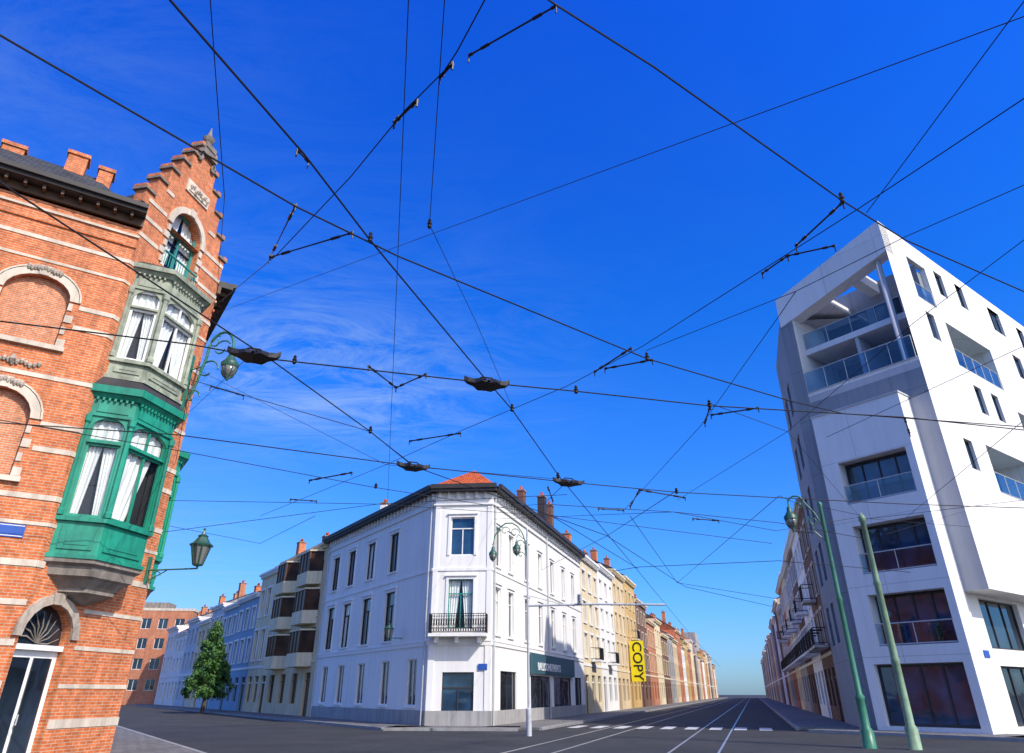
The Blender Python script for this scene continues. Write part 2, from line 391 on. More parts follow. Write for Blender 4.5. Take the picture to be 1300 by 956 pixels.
B0=[LF.p(11.2,.46,13.87),LC.p(-.05,-.2,13.87),LC.p(3.75,-.2,13.87),LS.p(11.2,.46,13.87),LS.p(11.2,-10,13.87)]
T0=[LF.p(10,-2.6,16.5),LC.p(.9,-3.2,16.5),LC.p(2.4,-3.4,16.5),LS.p(10,-3.1,16.5),LS.p(9,-8,16.5)]
rf.prism(B0,T0,'slate')
rf.poly([LC.p(0.0,-.3,14.0),LC.p(GC,-.3,16.6),LC.p(GC,-4.6,16.2),LC.p(0.4,-4.6,14.6)],'slate'); rf.poly([LC.p(3.5,-.3,14.0),LC.p(GC,-.3,16.6),LC.p(GC,-4.6,16.2),LC.p(3.1,-4.6,14.6)],'slate')
R=make('roof',rf,H)
for s,o_,zt,ww in ((2.25,-2.8,17.0,.27),(3.85,-2.7,16.5,.28),(1.4,-2.7,16.7,.2)):
    q=MB(); q.box(LF,s-ww,s+ww,o_-.25,o_+.25,14.9,zt-.12,'brick_orange'); q.box(LF,s-ww-.05,s+ww+.05,o_-.3,o_+.3,zt-.12,zt,'brick_orange')
    make('chimney',q,R)
aw=window(H,LC,1.05,2.45,12.85,15.05,.26,fm='teal_paint',bar=.08,mull=1,trans=.62,curtain=1)
aw['label']='arched attic window with teal frame and white curtains'
bal=MB()
for k in range(15): bal.tube([LC.p(1.05+k*.1,.1,12.85),LC.p(1.05+k*.1,.1,13.25)],.012,'teal_paint',5)
bal.box(LC,1.0,2.5,.07,.13,13.25,13.29,'teal_paint'); make('railing',bal,H)
def oriel(par,fr,sc,z,mat,hw=1.5,fw=.92,dep=.88,name='bay_window',label=None,cur=(1,2,1),fm=None,top='dark_trim',teeth=True):
    zb,zw0,zw1,zt,zc_=z; fm=fm or mat
    pl=[(sc-hw,0),(sc-fw,dep),(sc+fw,dep),(sc+hw,0)]
    def ring(e,zz):
        return [fr.p(sc-hw-e,0,zz),fr.p(sc-fw-e*.6,dep+e,zz),fr.p(sc+fw+e*.6,dep+e,zz),fr.p(sc+hw+e,0,zz)]
    m=MB()
    m.prism(ring(.07,zb),ring(.07,zb+.09),mat)
    m.prism(ring(.09,zw0-.12),ring(.09,zw0-.02),mat)
    m.prism(ring(.05,zw1+.02),ring(.05,zw1+.1),mat)
    m.prism(ring(.06,zt),ring(.14,zt+.12),mat); m.prism(ring(.20,zt+.119),ring(.22,zc_),mat)
    body=m
    fl=[]
    for i in range(3):
        a=fr.p(*pl[i],0); b_=fr.p(*pl[i+1],0); L=(b_-a).length
        az=math.degrees(math.atan2((b_-a).x,(b_-a).y)); f=Fr(a.x,a.y,az,fr.sg)
        g=.11
        wall(body,f,0,L,zb+.09,zt,[(g,L-g,zw0,zw1,.12)],mat,depth=.12)
        body.box(f,g+.02,L-g-.02,0,.03,zb+.2,zw0-.22,mat); body.box(f,g+.14,L-g-.14,.03,.045,zb+.3,zw0-.32,mat)
        body.box(f,g+.02,L-g-.02,0,.025,zw1+.14,zt-.06,mat)
        for e in (.0,L): body.lathe(f.p(e,.03,0),[(zw0,.08),(zw0+.12,.08),(zw0+.16,.05),(zw1-.2,.045),(zw1-.15,.08),(zw1,.085)],mat,8)
        k=.06
        while k<L-.08: body.box(f,k,k+.05,.05,.1,zt-.07,zt,mat); k+=.13
        zz=zw0+(zw1-zw0)*.74
        fl.append((f,g,L,zz,i))
        body.box(f,g,L-g,-.1,.05,zz-.03,zz+.03,mat)
        arch(body,f,L/2,L/2-g,zw1-.3,zw1+.001,mat,o=.0,D=.1)
    W=make(name,body,par)
    if label: W['label']=label
    for f,g,L,zz,i in fl:
        window(W,f,g,L-g,zw0,zz-.03,.10,fm=fm,bar=.06,mull=0 if L<1.2 else 1,curtain=cur[i],idep=.22)
        window(W,f,g,L-g,zz+.03,zw1,.10,fm=fm,bar=.05,mull=0 if L<1.2 else 1,curtain=2,idep=.22)
    return W,ring
W1,ring1=oriel(H,LC,1.55,(4.35,5.3,7.75,8.25,8.55),'green_paint',hw=1.36,fw=.76,dep=.76,label='worn green timber bay window with white curtains',cur=(1,3,1))
sk=MB(); sk.prism(ring1(.16,8.56),ring1(-.1,8.9),'dark_trim'); make('skirt_roof',sk,W1)
W2,ring2=oriel(H,LC,1.62,(8.85,9.45,11.55,12.05,12.3),'sage_paint',hw=1.3,fw=.74,dep=.68,label='weathered grey green upper bay window with white sashes',cur=(1,1,1),fm='white_trim')
sk=MB(); sk.prism(ring2(.16,12.31),ring2(-.1,12.5),'dark_trim'); make('skirt_roof',sk,W2)
cb=MB(); prev=None
for zz,k in ((4.36,0.06),(4.26,.06),(4.2,-.1),(4.0,-.16),(3.95,-.3),(3.75,-.62),(3.68,-.6),(3.56,-1.0),(3.45,-1.35)):
    kk=max(.03,1+k/1.5)
    r_=[LC.p(1.55-1.36*kk,0,zz),LC.p(1.55-.76*kk,.76*kk,zz),LC.p(1.55+.76*kk,.76*kk,zz),LC.p(1.55+1.36*kk,0,zz)]
    if prev: cb.prism(r_,prev,'stone_grey',capt=False)
    prev=r_
make('corbel',cb,H,label='tapering carved stone corbel under the bay')
W3,ring3=oriel(H,LS,3.6,(4.4,5.35,7.9,8.4,8.7),'green_paint',hw=1.2,fw=.8,dep=.42,label='green side bay window',cur=(1,2,1))
cb=MB(); cb.prism([LS.p(3.5,0,3.5),LS.p(3.55,.1,3.5),LS.p(3.65,.1,3.5),LS.p(3.7,0,3.5)],ring3(.02,4.4),'stone_grey'); make('corbel',cb,H)
dr=MB(); dr.box(LC,.1,1.5,-.3,-.22,0,2.45,'white_trim'); dr.box(LC,.25,.74,-.22,-.19,.3,2.3,'glass_dark'); dr.box(LC,.86,1.35,-.22,-.19,.3,2.3,'glass_dark')
dr.box(LC,.1,1.5,-.24,-.1,2.45,2.56,'white_trim'); D_=make('door',dr,H)
fl=MB(); fl.poly([LC.p(.1,-.26,2.56),LC.p(1.5,-.26,2.56),LC.p(1.5,-.26,3.4),LC.p(.1,-.26,3.4)],'glass_dark')
for k in range(9):
    t=math.pi*(k+.5)/9; fl.tube([LC.p(.8,-.22,2.6),LC.p(.8-.32*math.cos(t+.2),-.22,2.6+.34*math.sin(t+.2)),LC.p(.8-.62*math.cos(t),-.22,2.6+.66*math.sin(t))],[.01,.018,.008],'stone_grey',5)
make('fanlight',fl,H)
hd=MB(); hd.tube([LC.p(.8,-.17,1.0),LC.p(.8,-.13,1.0),LC.p(.8,-.13,1.2)],.015,'steel_grey',6); make('handle',hd,D_)
for a,b_ in arL: window(H,LF,a,b_,1.1,3.9,.25,fm='white_trim',mull=1,trans=.7)
for s in (6,8.5): window(H,LS,s,s+1,5,7.6,.2,fm='white_trim',mull=1,trans=.7)
sp=MB(); sp.box(LF,.42,.98,.0,.025,4.68,4.96,'sign_blue'); sp.box(LF,.44,.96,.025,.028,4.925,4.94,'letter_white'); sp.box(LF,.44,.96,.025,.028,4.70,4.715,'letter_white')
solo('street_name_plate',sp,'small blue street name plate with white edging on brick wall','street sign',LF.p(.7,0,4.7))

# ================================================================== lanterns
def lantern(par,c,s=1,mat='lamp_green'):
    m=MB(); m.lathe(c,[(-.02*s,.03*s),(0,.12*s),(.04*s,.14*s)],mat,6)
    m.lathe(c,[(.5*s,.29*s),(.54*s,.31*s),(.60*s,.22*s),(.74*s,.12*s),(.78*s,.14*s),(.82*s,.06*s),(.92*s,.02*s),(.96*s,.035*s),(1.0*s,.005)],mat,6)
    for k in range(6):
        t=2*math.pi*k/6; a=Vector((math.cos(t),math.sin(t),0)); m.tube([Vector(c)+a*.14*s+UP*.03*s,Vector(c)+a*.275*s+UP*.52*s],.014*s,mat,5)
    o=make('lantern',m,par)
    g=MB(); g.lathe(c,[(.045*s,.12*s),(.5*s,.255*s)],'lamp_glass',6); make('lamp_glass',g,o)
    return o
def globe(par,c,s=1,mat='lamp_green'):
    m=MB(); m.lathe(c,[(.08*s,.25*s),(.18*s,.27*s),(.3*s,.17*s),(.42*s,.1*s),(.55*s,.09*s),(.6*s,.03*s),(.72*s,.025*s)],mat,12)
    m.lathe(c,[(-.38*s,.01),(-.35*s,.04*s),(-.28*s,.06*s)],mat,8)
    for k in range(8):
        t=2*math.pi*k/8; a=Vector((math.cos(t),math.sin(t),0)); m.tube([Vector(c)+a*rr*s+UP*zz*s for zz,rr in ((-.3,.05),(-.22,.15),(-.1,.22),(.1,.25))],.012*s,mat,4)
    o=make('lantern',m,par); smooth(o)
    g=MB(); g.lathe(c,[(-.3*s,.03*s),(-.24*s,.12*s),(-.1*s,.2*s),(.1*s,.235*s)],'lamp_glass',12); q=make('lamp_glass',g,o); smooth(q)
    return o
def spiral(fr,s,o,z,r,t0,t1,n=16):
    return [fr.p(s,o+(r-(r*.6)*i/n)*math.cos(t0+(t1-t0)*i/n),z+(r-(r*.6)*i/n)*math.sin(t0+(t1-t0)*i/n)) for i in range(n+1)]
T=thing('street_lamp','ornate green scroll bracket lamp hanging from brick house wall','street lamp',tuple(LC.p(3.35,0,9.4)))
m=MB(); A=3.3
m.box(LC,A-.07,A+.07,0,.05,8.6,10.9,'pole_green')
m.tube([LC.p(A,.03,8.9),LC.p(A,.3,9.7),LC.p(A,.5,10.8)],.04,'pole_green',8)
m.tube([LC.p(A,.5,10.8)]+[LC.p(A,.93-.43*math.cos(t),11.0+.62*math.sin(t)) for t in [x*math.pi/10 for x in range(11)]]+[LC.p(A,1.36,10.9)],.042,'pole_green',8)
m.tube(spiral(LC,A,.62,10.35,.36,0,5.5),.026,'pole_green',6); m.tube(spiral(LC,A,.95,11.05,.3,.5,6.0),.024,'pole_green',6); m.tube(spiral(LC,A,.3,9.5,.24,0,5),.024,'pole_green',6); m.tube(spiral(LC,A,.7,11.3,.22,1,7),.02,'pole_green',6)
m.tube([LC.p(A,.03,10.4),LC.p(A,.5,10.5)],.02,'pole_green',6)
make('bracket',m,T); globe(T,LC.p(A,1.36,10.3),1.0)
T=thing('street_lamp','green hexagonal lantern on a horizontal wall bracket','street lamp',tuple(LC.p(3.5,0,4.3)))
m=MB(); m.box(LC,3.44,3.56,0,.04,4.2,4.9,'pole_green'); m.tube([LC.p(3.5,.03,4.55),LC.p(3.5,1.52,4.55)],.022,'pole_green',6); m.tube(spiral(LC,3.5,.3,4.4,.14,0,5),.015,'pole_green',6)
m.tube([LC.p(3.5,.03,4.25),LC.p(3.5,.6,4.53)],.015,'pole_green',6); m.tube([LC.p(3.5,1.5,4.55),LC.p(3.5,1.5,4.66)],.03,'pole_green',6)
make('bracket',m,T); lantern(T,LC.p(3.5,1.5,4.62),1.0)

# ================================================================== WHITE CORNER HOUSE
H=thing('white_corner_house','white three storey corner house with dark eaves and orange roof','house',(-4.5,40.3,0))
w=MB()
wl=[1.9,5.6,9.4,13.0,16.2]
opl=[]
for i,c in enumerate(wl):
    if i: opl+=[(c-.66,c+.66,8.4,10.8),(c-.72,c+.72,4.4,7.2)]
    opl+=[(c-.6,c+.6,1.0,3.3)]
wall(w,WL,0,18.4,0,12.2,opl,'white_wall')
opc=[(.95,2.35,8.6,10.75),(.95,2.35,4.75,7.3),(.8,2.5,0.15,2.6)]
wall(w,WC,0,3.4,0,12.2,opc,'white_wall')
wr=[1.0,3.4,6.8,10.1,13.5,17.0,20.3]
opr=[]
for c in wr: opr+=[(c-.5,c+.5,8.1,10.3),(c-.5,c+.5,4.5,6.95)]
opr+=[(1.6,4.6,.6,2.7),(7.6,12.8,.5,2.6),(13.4,18.8,.2,2.6),(20,22.5,.3,2.7)]
wall(w,WR,0,23.5,0,12.2,opr,'white_wall')
w.poly([WL.p(18.4,0,0),WL.p(18.4,-9,0),WL.p(18.4,-9,12.2),WL.p(18.4,0,12.2)],'grey_wall'); w.poly([WR.p(23.5,0,0),WR.p(23.5,-9,0),WR.p(23.5,-9,12.2),WR.p(23.5,0,12.2)],'grey_wall')
w.poly([WL.p(18.4,-9,0),WR.p(23.5,-9,0),WR.p(23.5,-9,12.2),WL.p(18.4,-9,12.2)],'grey_wall')
make('wall',w,H)
tr=MB()
for fr,L in ((WL,18.4),(WC,3.4),(WR,23.5)):
    tr.box(fr,.0,L,.001,.06,3.9,4.1,'white_trim'); tr.box(fr,.0,L,.001,.09,4.1,4.16,'white_trim')
    tr.box(fr,.0,L,.001,.05,7.75,7.9,'white_trim'); tr.box(fr,0,L,.001,.10,11.45,11.55,'white_trim')
    k=.15
    while k<L-.2: tr.box(fr,k,k+.14,.001,.16,11.85,12.2,'white_trim'); k+=.55
    tr.box(fr,0,L,.001,.045,0,.8,'grey_wall')
for s in (0,3.06):
    tr.box(WC,s,s+.34,.0005,.045,.8,3.9,'white_trim'); tr.box(WC,s+.03,s+.31,.0005,.04,4.16,11.45,'white_trim')
for fr,opsx in ((WL,opl),(WC,opc),(WR,opr)):
    for q in opsx:
        if q[2]<4: continue
        a,b_,c,d=q
        tr.box(fr,a-.14,a,0,.05,c,d,'white_trim'); tr.box(fr,b_,b_+.14,0,.05,c,d,'white_trim'); tr.box(fr,a-.14,b_+.14,0,.051,d,d+.16,'white_trim')
        tr.box(fr,a-.2,b_+.2,0,.12,d+.16,d+.22,'white_trim')
make('moulding',tr,H)
ev=MB()
for fr,s0,s1 in ((WL,-.15,18.6),(WC,-.25,3.65),(WR,-.15,23.6)):
    ev.box(fr,s0,s1,-.3,.5,12.2,12.34,'dark_trim'); ev.box(fr,s0+.001,s1-.001,.38,.58,12.34,12.6,'dark_trim')
make('eaves',ev,H,label='deep dark boxed eaves with gutter')
rf=MB()
B0=[WL.p(18.5,.5,12.5),WC.p(-.25,.5,12.5),WC.p(3.6,.5,12.5),WR.p(23.5,.5,12.5),WR.p(23.5,-9,12.5),WL.p(18.5,-9,12.5)]
pk=WC.p(1.75,-3.6,14.6)
T0=[WL.p(18.5,-4.5,14.0),pk,pk+Vector((.02,0,0)),WR.p(23.5,-4.5,14.0),WR.p(23.5,-8,14.0),WL.p(18.5,-8,14.0)]
rf.prism(B0,T0,'roof_tile'); R=make('roof',rf,H,label='orange clay tile hipped roof')
for p,zt,mt in ((Vector((.7,50.2,0)),15.0,'brick_brown'),(Vector((2.2,50,0)),14.5,'dark_trim'),(Vector((2.9,53,0)),14.6,'brick_brown'),(WL.p(13,-2.2,0),14.6,'white_wall'),(WL.p(8,-2.6,0),14.0,'grey_wall')):
    f=Fr(p.x,p.y,17.4,1); q=MB(); q.box(f,-.35,.35,-.25,.25,12.8,zt-.1,mt); q.box(f,-.4,.4,-.3,.3,zt-.1,zt,'stone_grey')
    for e in (-.2,0,.2): q.lathe(f.p(e,0,zt),[(0,.07),(.3,.06)],'roof_tile',6)
    make('chimney',q,R)
for i,q in enumerate(opl): window(H,WL,*q[:4],.16,mull=1,trans=.72 if q[2]<8 and q[2]>4 else None,sill='white_trim',fm='dark_trim' if i%3 else 'white_trim',bar=.06,curtain=1 if i in (4,8) else 0)
for i,q in enumerate(opc): window(H,WC,*q[:4],.16,mull=1,trans=.7,fm=('white_trim','teal_paint','dark_trim')[i],bar=.06,g='glass_blue',curtain=1 if i==1 else 0)
for i,q in enumerate(opr): window(H,WR,*q[:4],.16,mull=1,trans=.72 if q[2]<8 and q[2]>4 else None,sill='white_trim' if q[2]>4 else None,fm='white_trim' if q[2]>4 else 'dark_trim',bar=.05,curtain=(2 if i%5==1 else 1 if i%4==2 else 0) if q[2]>4 else 0)
bl=MB(); bl.box(WC,.1,3.2,.001,.85,4.3,4.45,'white_trim')
for s in (.4,1.5,2.7): bl.box(WC,s,s+.16,.05,.6,4.0,4.3,'white_trim')
make('balcony_slab',bl,H)
rl=MB()
for s0,o0,s1,o1 in ((.12,.8,3.18,.8),(.12,.05,.12,.8),(3.18,.05,3.18,.8)):
    a=WC.p(s0,o0,0); b_=WC.p(s1,o1,0); L=(b_-a).length; n=max(3,int(L/.13))
    for zz in (4.5,4.72,5.3,5.42): rl.tube([a+UP*zz,b_+UP*zz],.018,'letter_black',5)
    for k in range(n+1):
        p=a.lerp(b_,k/n); rl.tube([p+UP*4.5,p+UP*5.42],.016,'letter_black',4)
        if k<n:
            q=a.lerp(b_,(k+.5)/n); dd=(b_-a).normalized()
            rl.tube([q+dd*.05*math.cos(t)+UP*(4.61+.08*math.sin(t)) for t in [x*.785 for x in range(9)]],.014,'letter_black',4,False)
            rl.tube([q+dd*.045*math.cos(t)+UP*(5.0+.2*math.sin(t)) for t in [x*.785 for x in range(9)]],.014,'letter_black',4,False)
make('balcony_railing',rl,H,label='ornate black wrought iron balcony railing')
for fr,s in ((WR,.2),(WR,12.0),(WL,18.0),(WL,.3)):
    dp=MB(); dp.tube([fr.p(s,.1,0),fr.p(s,.1,12.2)],.05,'steel_grey',8); make('drainpipe',dp,H)
fs=MB(); fs.box(WR,7.3,19.2,.07,.2,2.7,3.85,'sign_teal'); S=solo('shop_sign',fs,'dark teal shop fascia board with white lettering','sign',WR.p(13,0,2.75))
lettering(S,'BALLOONS EVENTS',.62,'letter_white',WR.p(11.6,.215,3.12),WR.d,UP,1.1)
fs=MB(); fs.box(WC,2.72,3.2,.05,.07,2.7,3.0,'sign_blue'); solo('street_name_plate',fs,'small blue street name plate on white house corner','street sign',WC.p(2.95,0,2.7))
T=thing('street_lamp','small green lantern fixed to shaded white side wall','street lamp',tuple(WL.p(3.5,0,4.0)))
m=MB(); m.tube([WL.p(3.5,0,4.45),WL.p(3.5,.9,4.45)],.025,'pole_green',6); make('bracket',m,T); lantern(T,WL.p(3.5,.85,4.4),1.0)

# ================================================================== ROW HOUSES
def house(fr,s0,s1,Ht,mat,label,cols,trim='white_trim',base=None,group='terraced houses along the street',near=1,roof='slate',fm='white_trim',g='glass_dark',levels=None,balc=None,nm='terraced_house',gab=0,rh=2.0,surround=True,chim=1):
    s0+=.012
    T=thing(nm,label,'house',tuple(fr.p((s0+s1)/2,0,0)),group)
    W=s1-s0; gf=3.6; nf=levels or max(2,int(round((Ht-gf-.6)/3.3))); fh=(Ht-.9-gf)/nf
    cs=[s0+W*(i+.5)/cols for i in range(cols)]; ww=min(.62,W/cols*.3)
    ops=[]
    for j in range(nf):
        z=gf+.75+j*fh
        for c in cs: ops.append((c-ww,c+ww,z,z+fh*(.68-.05*j)))
    gops=[]
    for i,c in enumerate(cs):
        gops.append((c-ww*1.15,c+ww*1.15,.9 if i else .1,3.0))
    m=MB(); wall(m,fr,s0,s1,0,Ht,ops+gops,mat,depth=.22)
    m.poly([fr.p(s0,0,0),fr.p(s0,-9,0),fr.p(s0,-9,Ht),fr.p(s0,0,Ht)],mat); m.poly([fr.p(s1,0,0),fr.p(s1,-9,0),fr.p(s1,-9,Ht),fr.p(s1,0,Ht)],mat); m.poly([fr.p(s0,-9,0),fr.p(s1,-9,0),fr.p(s1,-9,Ht),fr.p(s0,-9,Ht)],mat)
    if not gab:
        for s in (s0,s1): m.poly([fr.p(s,0,Ht),fr.p(s,-4.5,Ht+rh-.05),fr.p(s,-9,Ht)],mat)
    make('wall',m,T)
    c=MB(); c.box(fr,s0,s1,.001,.38,Ht-.18,Ht+.02,trim); c.box(fr,s0,s1,.001,.2,Ht-.42,Ht-.18,trim)
    if near:
        k=s0+.1
        while k<s1-.15: c.box(fr,k,k+.12,.05,.32,Ht-.34,Ht-.182,trim); k+=.45
    make('cornice',c,T)
    c=MB(); c.box(fr,s0,s1,.001,.05,gf+.05,gf+.25,trim)
    make('string_course',c,T)
    r=MB(); e=.36
    r.prism([fr.p(s0,e,Ht+.03),fr.p(s1,e,Ht+.03),fr.p(s1,-9.1,Ht+.03),fr.p(s0,-9.1,Ht+.03)],[fr.p(s0,-4.4,Ht+rh),fr.p(s1,-4.4,Ht+rh),fr.p(s1,-4.6,Ht+rh),fr.p(s0,-4.6,Ht+rh)],roof)
    R=make('roof',r,T)
    for k in range(chim):
        sc=s1-.6 if k==0 else s0+.7; o_=-2.6-random.random()*1.5; zt=Ht+rh+.6+random.random()*1.2
        q=MB(); q.box(fr,sc-.5,sc+.4,o_-.35,o_+.35,Ht+.2,zt,random.choice(['brick_orange','brick_red_far','brick_orange'])); q.box(fr,sc-.56,sc+.46,o_-.4,o_+.4,zt,zt+.1,'stone_grey')
        for x in (-.3,0,.28): q.lathe(fr.p(sc+x,o_,zt+.1),[(0,.1),(.35,.08)],'roof_tile',6)
        make('chimney',q,R)
    for q in ops:
        if near:
            wn=window(T,fr,*q[:4],.2,fm=fm,mull=1,sill=trim,g=g,bar=.07,trans=.72 if random.random()<.5 else None,curtain=random.choice([0,0,0,1,2]) if g=='glass_dark' else 0)
            if surround:
                c=MB(); a,b_,zz,d=q; c.box(fr,a-.12,a,0,.05,zz,d,trim); c.box(fr,b_,b_+.12,0,.05,zz,d,trim); c.box(fr,a-.16,b_+.16,0,.08,d-.001,d+.17,trim)
                make('surround',c,wn)
        else:
            x=MB(); x.poly([fr.p(q[0],-.2,q[2]),fr.p(q[1],-.2,q[2]),fr.p(q[1],-.2,q[3]),fr.p(q[0],-.2,q[3])],g); cc=(q[0]+q[1])/2
            x.box(fr,cc-.05,cc+.05,-.19,-.14,q[2],q[3],fm); make('window',x,T)
    for i,q in enumerate(gops):
        x=MB(); x.poly([fr.p(q[0],-.2,q[2]),fr.p(q[1],-.2,q[2]),fr.p(q[1],-.2,q[3]),fr.p(q[0],-.2,q[3])],'brown_trim' if i==0 else g)
        x.box(fr,q[0],q[1],-.19,-.12,q[3]-.6,q[3]-.5,fm); make('door' if i==0 else 'window',x,T)
    if balc:
        for (ci,lv) in balc:
            z=gf+.6+lv*fh; c_=cs[ci]; b=MB(); b.box(fr,c_-ww-.3,c_+ww+.3,.05,.85,z-.15,z,trim)
            for x in range(12):
                ss=c_-ww-.28+(2*ww+.56)*x/11; b.tube([fr.p(ss,.82,z),fr.p(ss,.82,z+.95)],.02,'letter_black',4)
            for zz in (z+.1,z+.95): b.tube([fr.p(c_-ww-.28,.05,zz),fr.p(c_-ww-.28,.82,zz),fr.p(c_+ww+.28,.82,zz),fr.p(c_+ww+.28,.05,zz)],.025,'letter_black',4)
            make('balcony',b,T)
    return T
T=house(WL,18.4,31,12.4,'beige_wall','beige apartment house with projecting brown glazed bays',4,trim='cream_wall',fm='brown_trim',g='glass_brown',levels=3,surround=False,nm='apartment_house',group=None,rh=1.0,chim=0)
for sc in (21.4,27.8):
    for z in (3.4,6.4,9.3):
        b=MB(); b.prism([WL.p(sc-2,0.01,z),WL.p(sc-1.3,1.0,z),WL.p(sc+1.3,1.0,z),WL.p(sc+2,.01,z)],[WL.p(sc-2,.01,z+.95),WL.p(sc-1.3,1.0,z+.95),WL.p(sc+1.3,1.0,z+.95),WL.p(sc+2,.01,z+.95)],'cream_wall')
        b.prism([WL.p(sc-1.9,0.01,z+.951),WL.p(sc-1.2,.9,z+.951),WL.p(sc+1.2,.9,z+.951),WL.p(sc+1.9,.01,z+.951)],[WL.p(sc-1.9,.01,z+2.5),WL.p(sc-1.2,.9,z+2.5),WL.p(sc+1.2,.9,z+2.5),WL.p(sc+1.9,.01,z+2.5)],'glass_brown')
        b.prism([WL.p(sc-2,0.01,z+2.5),WL.p(sc-1.3,1.0,z+2.5),WL.p(sc+1.3,1.0,z+2.5),WL.p(sc+2,.01,z+2.5)],[WL.p(sc-2,.01,z+2.62),WL.p(sc-1.3,1.0,z+2.62),WL.p(sc+1.3,1.0,z+2.62),WL.p(sc+2,.01,z+2.62)],'cream_wall')
        for x in (-1.25,-.4,.4,1.2): b.box(WL,sc+x-.05,sc+x+.05,.85,.96,z+.93,z+2.52,'brown_trim')
        make('bay_window',b,T)
house(WL,31,38,12.2,'cream_wall','cream plastered town house with tiled roof and brick chimney',3,rh=1.8,chim=2,roof='roof_tile')
house(WL,38,46,10.6,'blue_wall','bright blue painted town house with white window surrounds',3,rh=1.7,chim=2)
house(WL,46,53,10.4,'blue_wall','bright blue painted town house with brick chimney',3,rh=1.6,roof='roof_tile')
house(WL,53,60,11.0,'paleblue_wall','pale blue town house with tall windows',3)
house(WL,60,67,9.8,'cream_wall','low cream town house with tiled roof',3,near=0,chim=2,roof='roof_tile')
house(WL,67,75,10.6,'paleblue_wall','pale blue town house with slate roof',3,near=0)
house(WL,75,83,9.4,'white_wall','white town house with red chimney',3,near=0,roof='roof_tile',rh=2.6)
house(WL,83,92,10.6,'white_wall','white town house with tiled roof and two chimneys',3,near=0,roof='slate',chim=2,rh=1.4)
OB=Fr(-67,120,82,1)
T=thing('apartment_block','orange brick apartment block with flat roof closing the street','apartment building',tuple(OB.p(6,0,0)))
m=MB(); ops=[(1+i*2.6,2.5+i*2.6,2+j*3,3.6+j*3) for i in range(5) for j in range(4)]
wall(m,OB,0,14,0,13.8,ops,'brick_red_far'); m.box(OB,0,14,-12,-.25,0,13.75,'brick_red_far'); m.box(OB,-.1,14.1,-12,.06,13.8,14.2,'stone'); m.box(OB,5,9,-7,-3,14.2,15.4,'stone_grey'); make('wall',m,T)
for q in ops: window(T,OB,*q[:4],.2,mull=1)
house(WR,23.5,31.5,12.7,'cream_wall','cream town house with stone window surrounds',3,balc=[(1,0)],rh=1.6)
house(WR,31.5,40,13.0,'white_wall','off white town house with ornate cornice',3,balc=[(1,0)],rh=1.6)
house(WR,40,48,13.8,'beige_wall','tall beige town house with stone trim',3,trim='cream_wall',rh=2.2)
house(WR,48,57,14.2,'tan_wall','ochre town house carrying a yellow shop sign',3,trim='cream_wall',balc=[(1,1)],rh=2.0)
house(WR,57,67,12.6,'brick_brown','dark brick town house with stepped cornice',3,trim='stone',rh=2.6)
mm=['brick_red_far','cream_wall','brick_brown','grey_wall','beige_wall','brick_red_far','white_wall','tan_wall']
nmz={'brick_red_far':'red brick','cream_wall':'cream plastered','brick_brown':'dark brown brick','grey_wall':'grey rendered','beige_wall':'beige stone','white_wall':'white painted','tan_wall':'ochre plastered','paleblue_wall':'pale blue'}
s=67; i=0
while s<270:
    L=random.uniform(7,10); mt=mm[i%8]
    house(WR,s,s+L,random.uniform(10.2,13.6),mt,nmz[mt]+' town house with pitched roof and chimneys',2 if s>140 else 3,trim=random.choice(['white_trim','stone','cream_wall']),near=1 if s<85 else 0,roof=random.choice(['slate','roof_tile','slate']),rh=random.uniform(1.6,3.4),chim=random.choice([1,2])); s+=L; i+=1
T=thing('apartment_block','distant grey flat roofed apartment block above the terraces','apartment building',tuple(WR.p(215,-12,0)))
m=MB(); f=Fr(*WR.p(205,-10,0)[:2],107.4,1); wall(m,f,-10,8,0,19,[(-9+i*2.4,-7.4+i*2.4,2.5+j*3,4+j*3) for i in range(7) for j in range(5)],'grey_wall',depth=.3); m.box(f,-10,8,-16,-.35,0,18.9,'grey_wall'); m.box(f,-4,2,-8,-3,19,21,'grey_wall'); make('wall',m,T)
q=MB(); q.poly([f.p(-9.9,-.3,1),f.p(7.9,-.3,1),f.p(7.9,-.3,18),f.p(-9.9,-.3,18)],'glass_dark'); make('window',q,T)
s=7.2; i=0
mm2=['brick_brown','white_wall','brick_brown','grey_wall','cream_wall','brick_red_far','grey_wall','beige_wall']
while s<270:
    L=random.uniform(7,9.5); mt=mm2[i%8]; nr=s<60
    house(RR,s,s+L,random.uniform(12.2,14.2) if i<4 else random.uniform(11,13),mt,nmz[mt]+' town house with iron balconies' if nr else nmz[mt]+' town house in a long terrace',3 if nr else 2,trim='stone' if i==0 else 'white_trim',near=1 if nr else 0,rh=1.4,balc=[(0,0),(1,0),(2,0),(1,1)] if nr else None,group='terraced houses along the opposite kerb'); s+=L; i+=1
m=MB(); f=WR.shift(48.6); m.box(f,-.12,.12,.2,1.75,2.8,7.0,'sign_yellow')
for z in (3.4,6.4): m.box(f,-.04,.04,0,.2,z,z+.08,'steel_grey')
S=solo('shop_sign',m,'tall yellow vertical shop sign with black lettering','sign',f.p(0,0,2.8))
lettering(S,'COPY',1.5,'letter_black',f.p(-.135,.97,4.9),-UP,WR.n,1.02)

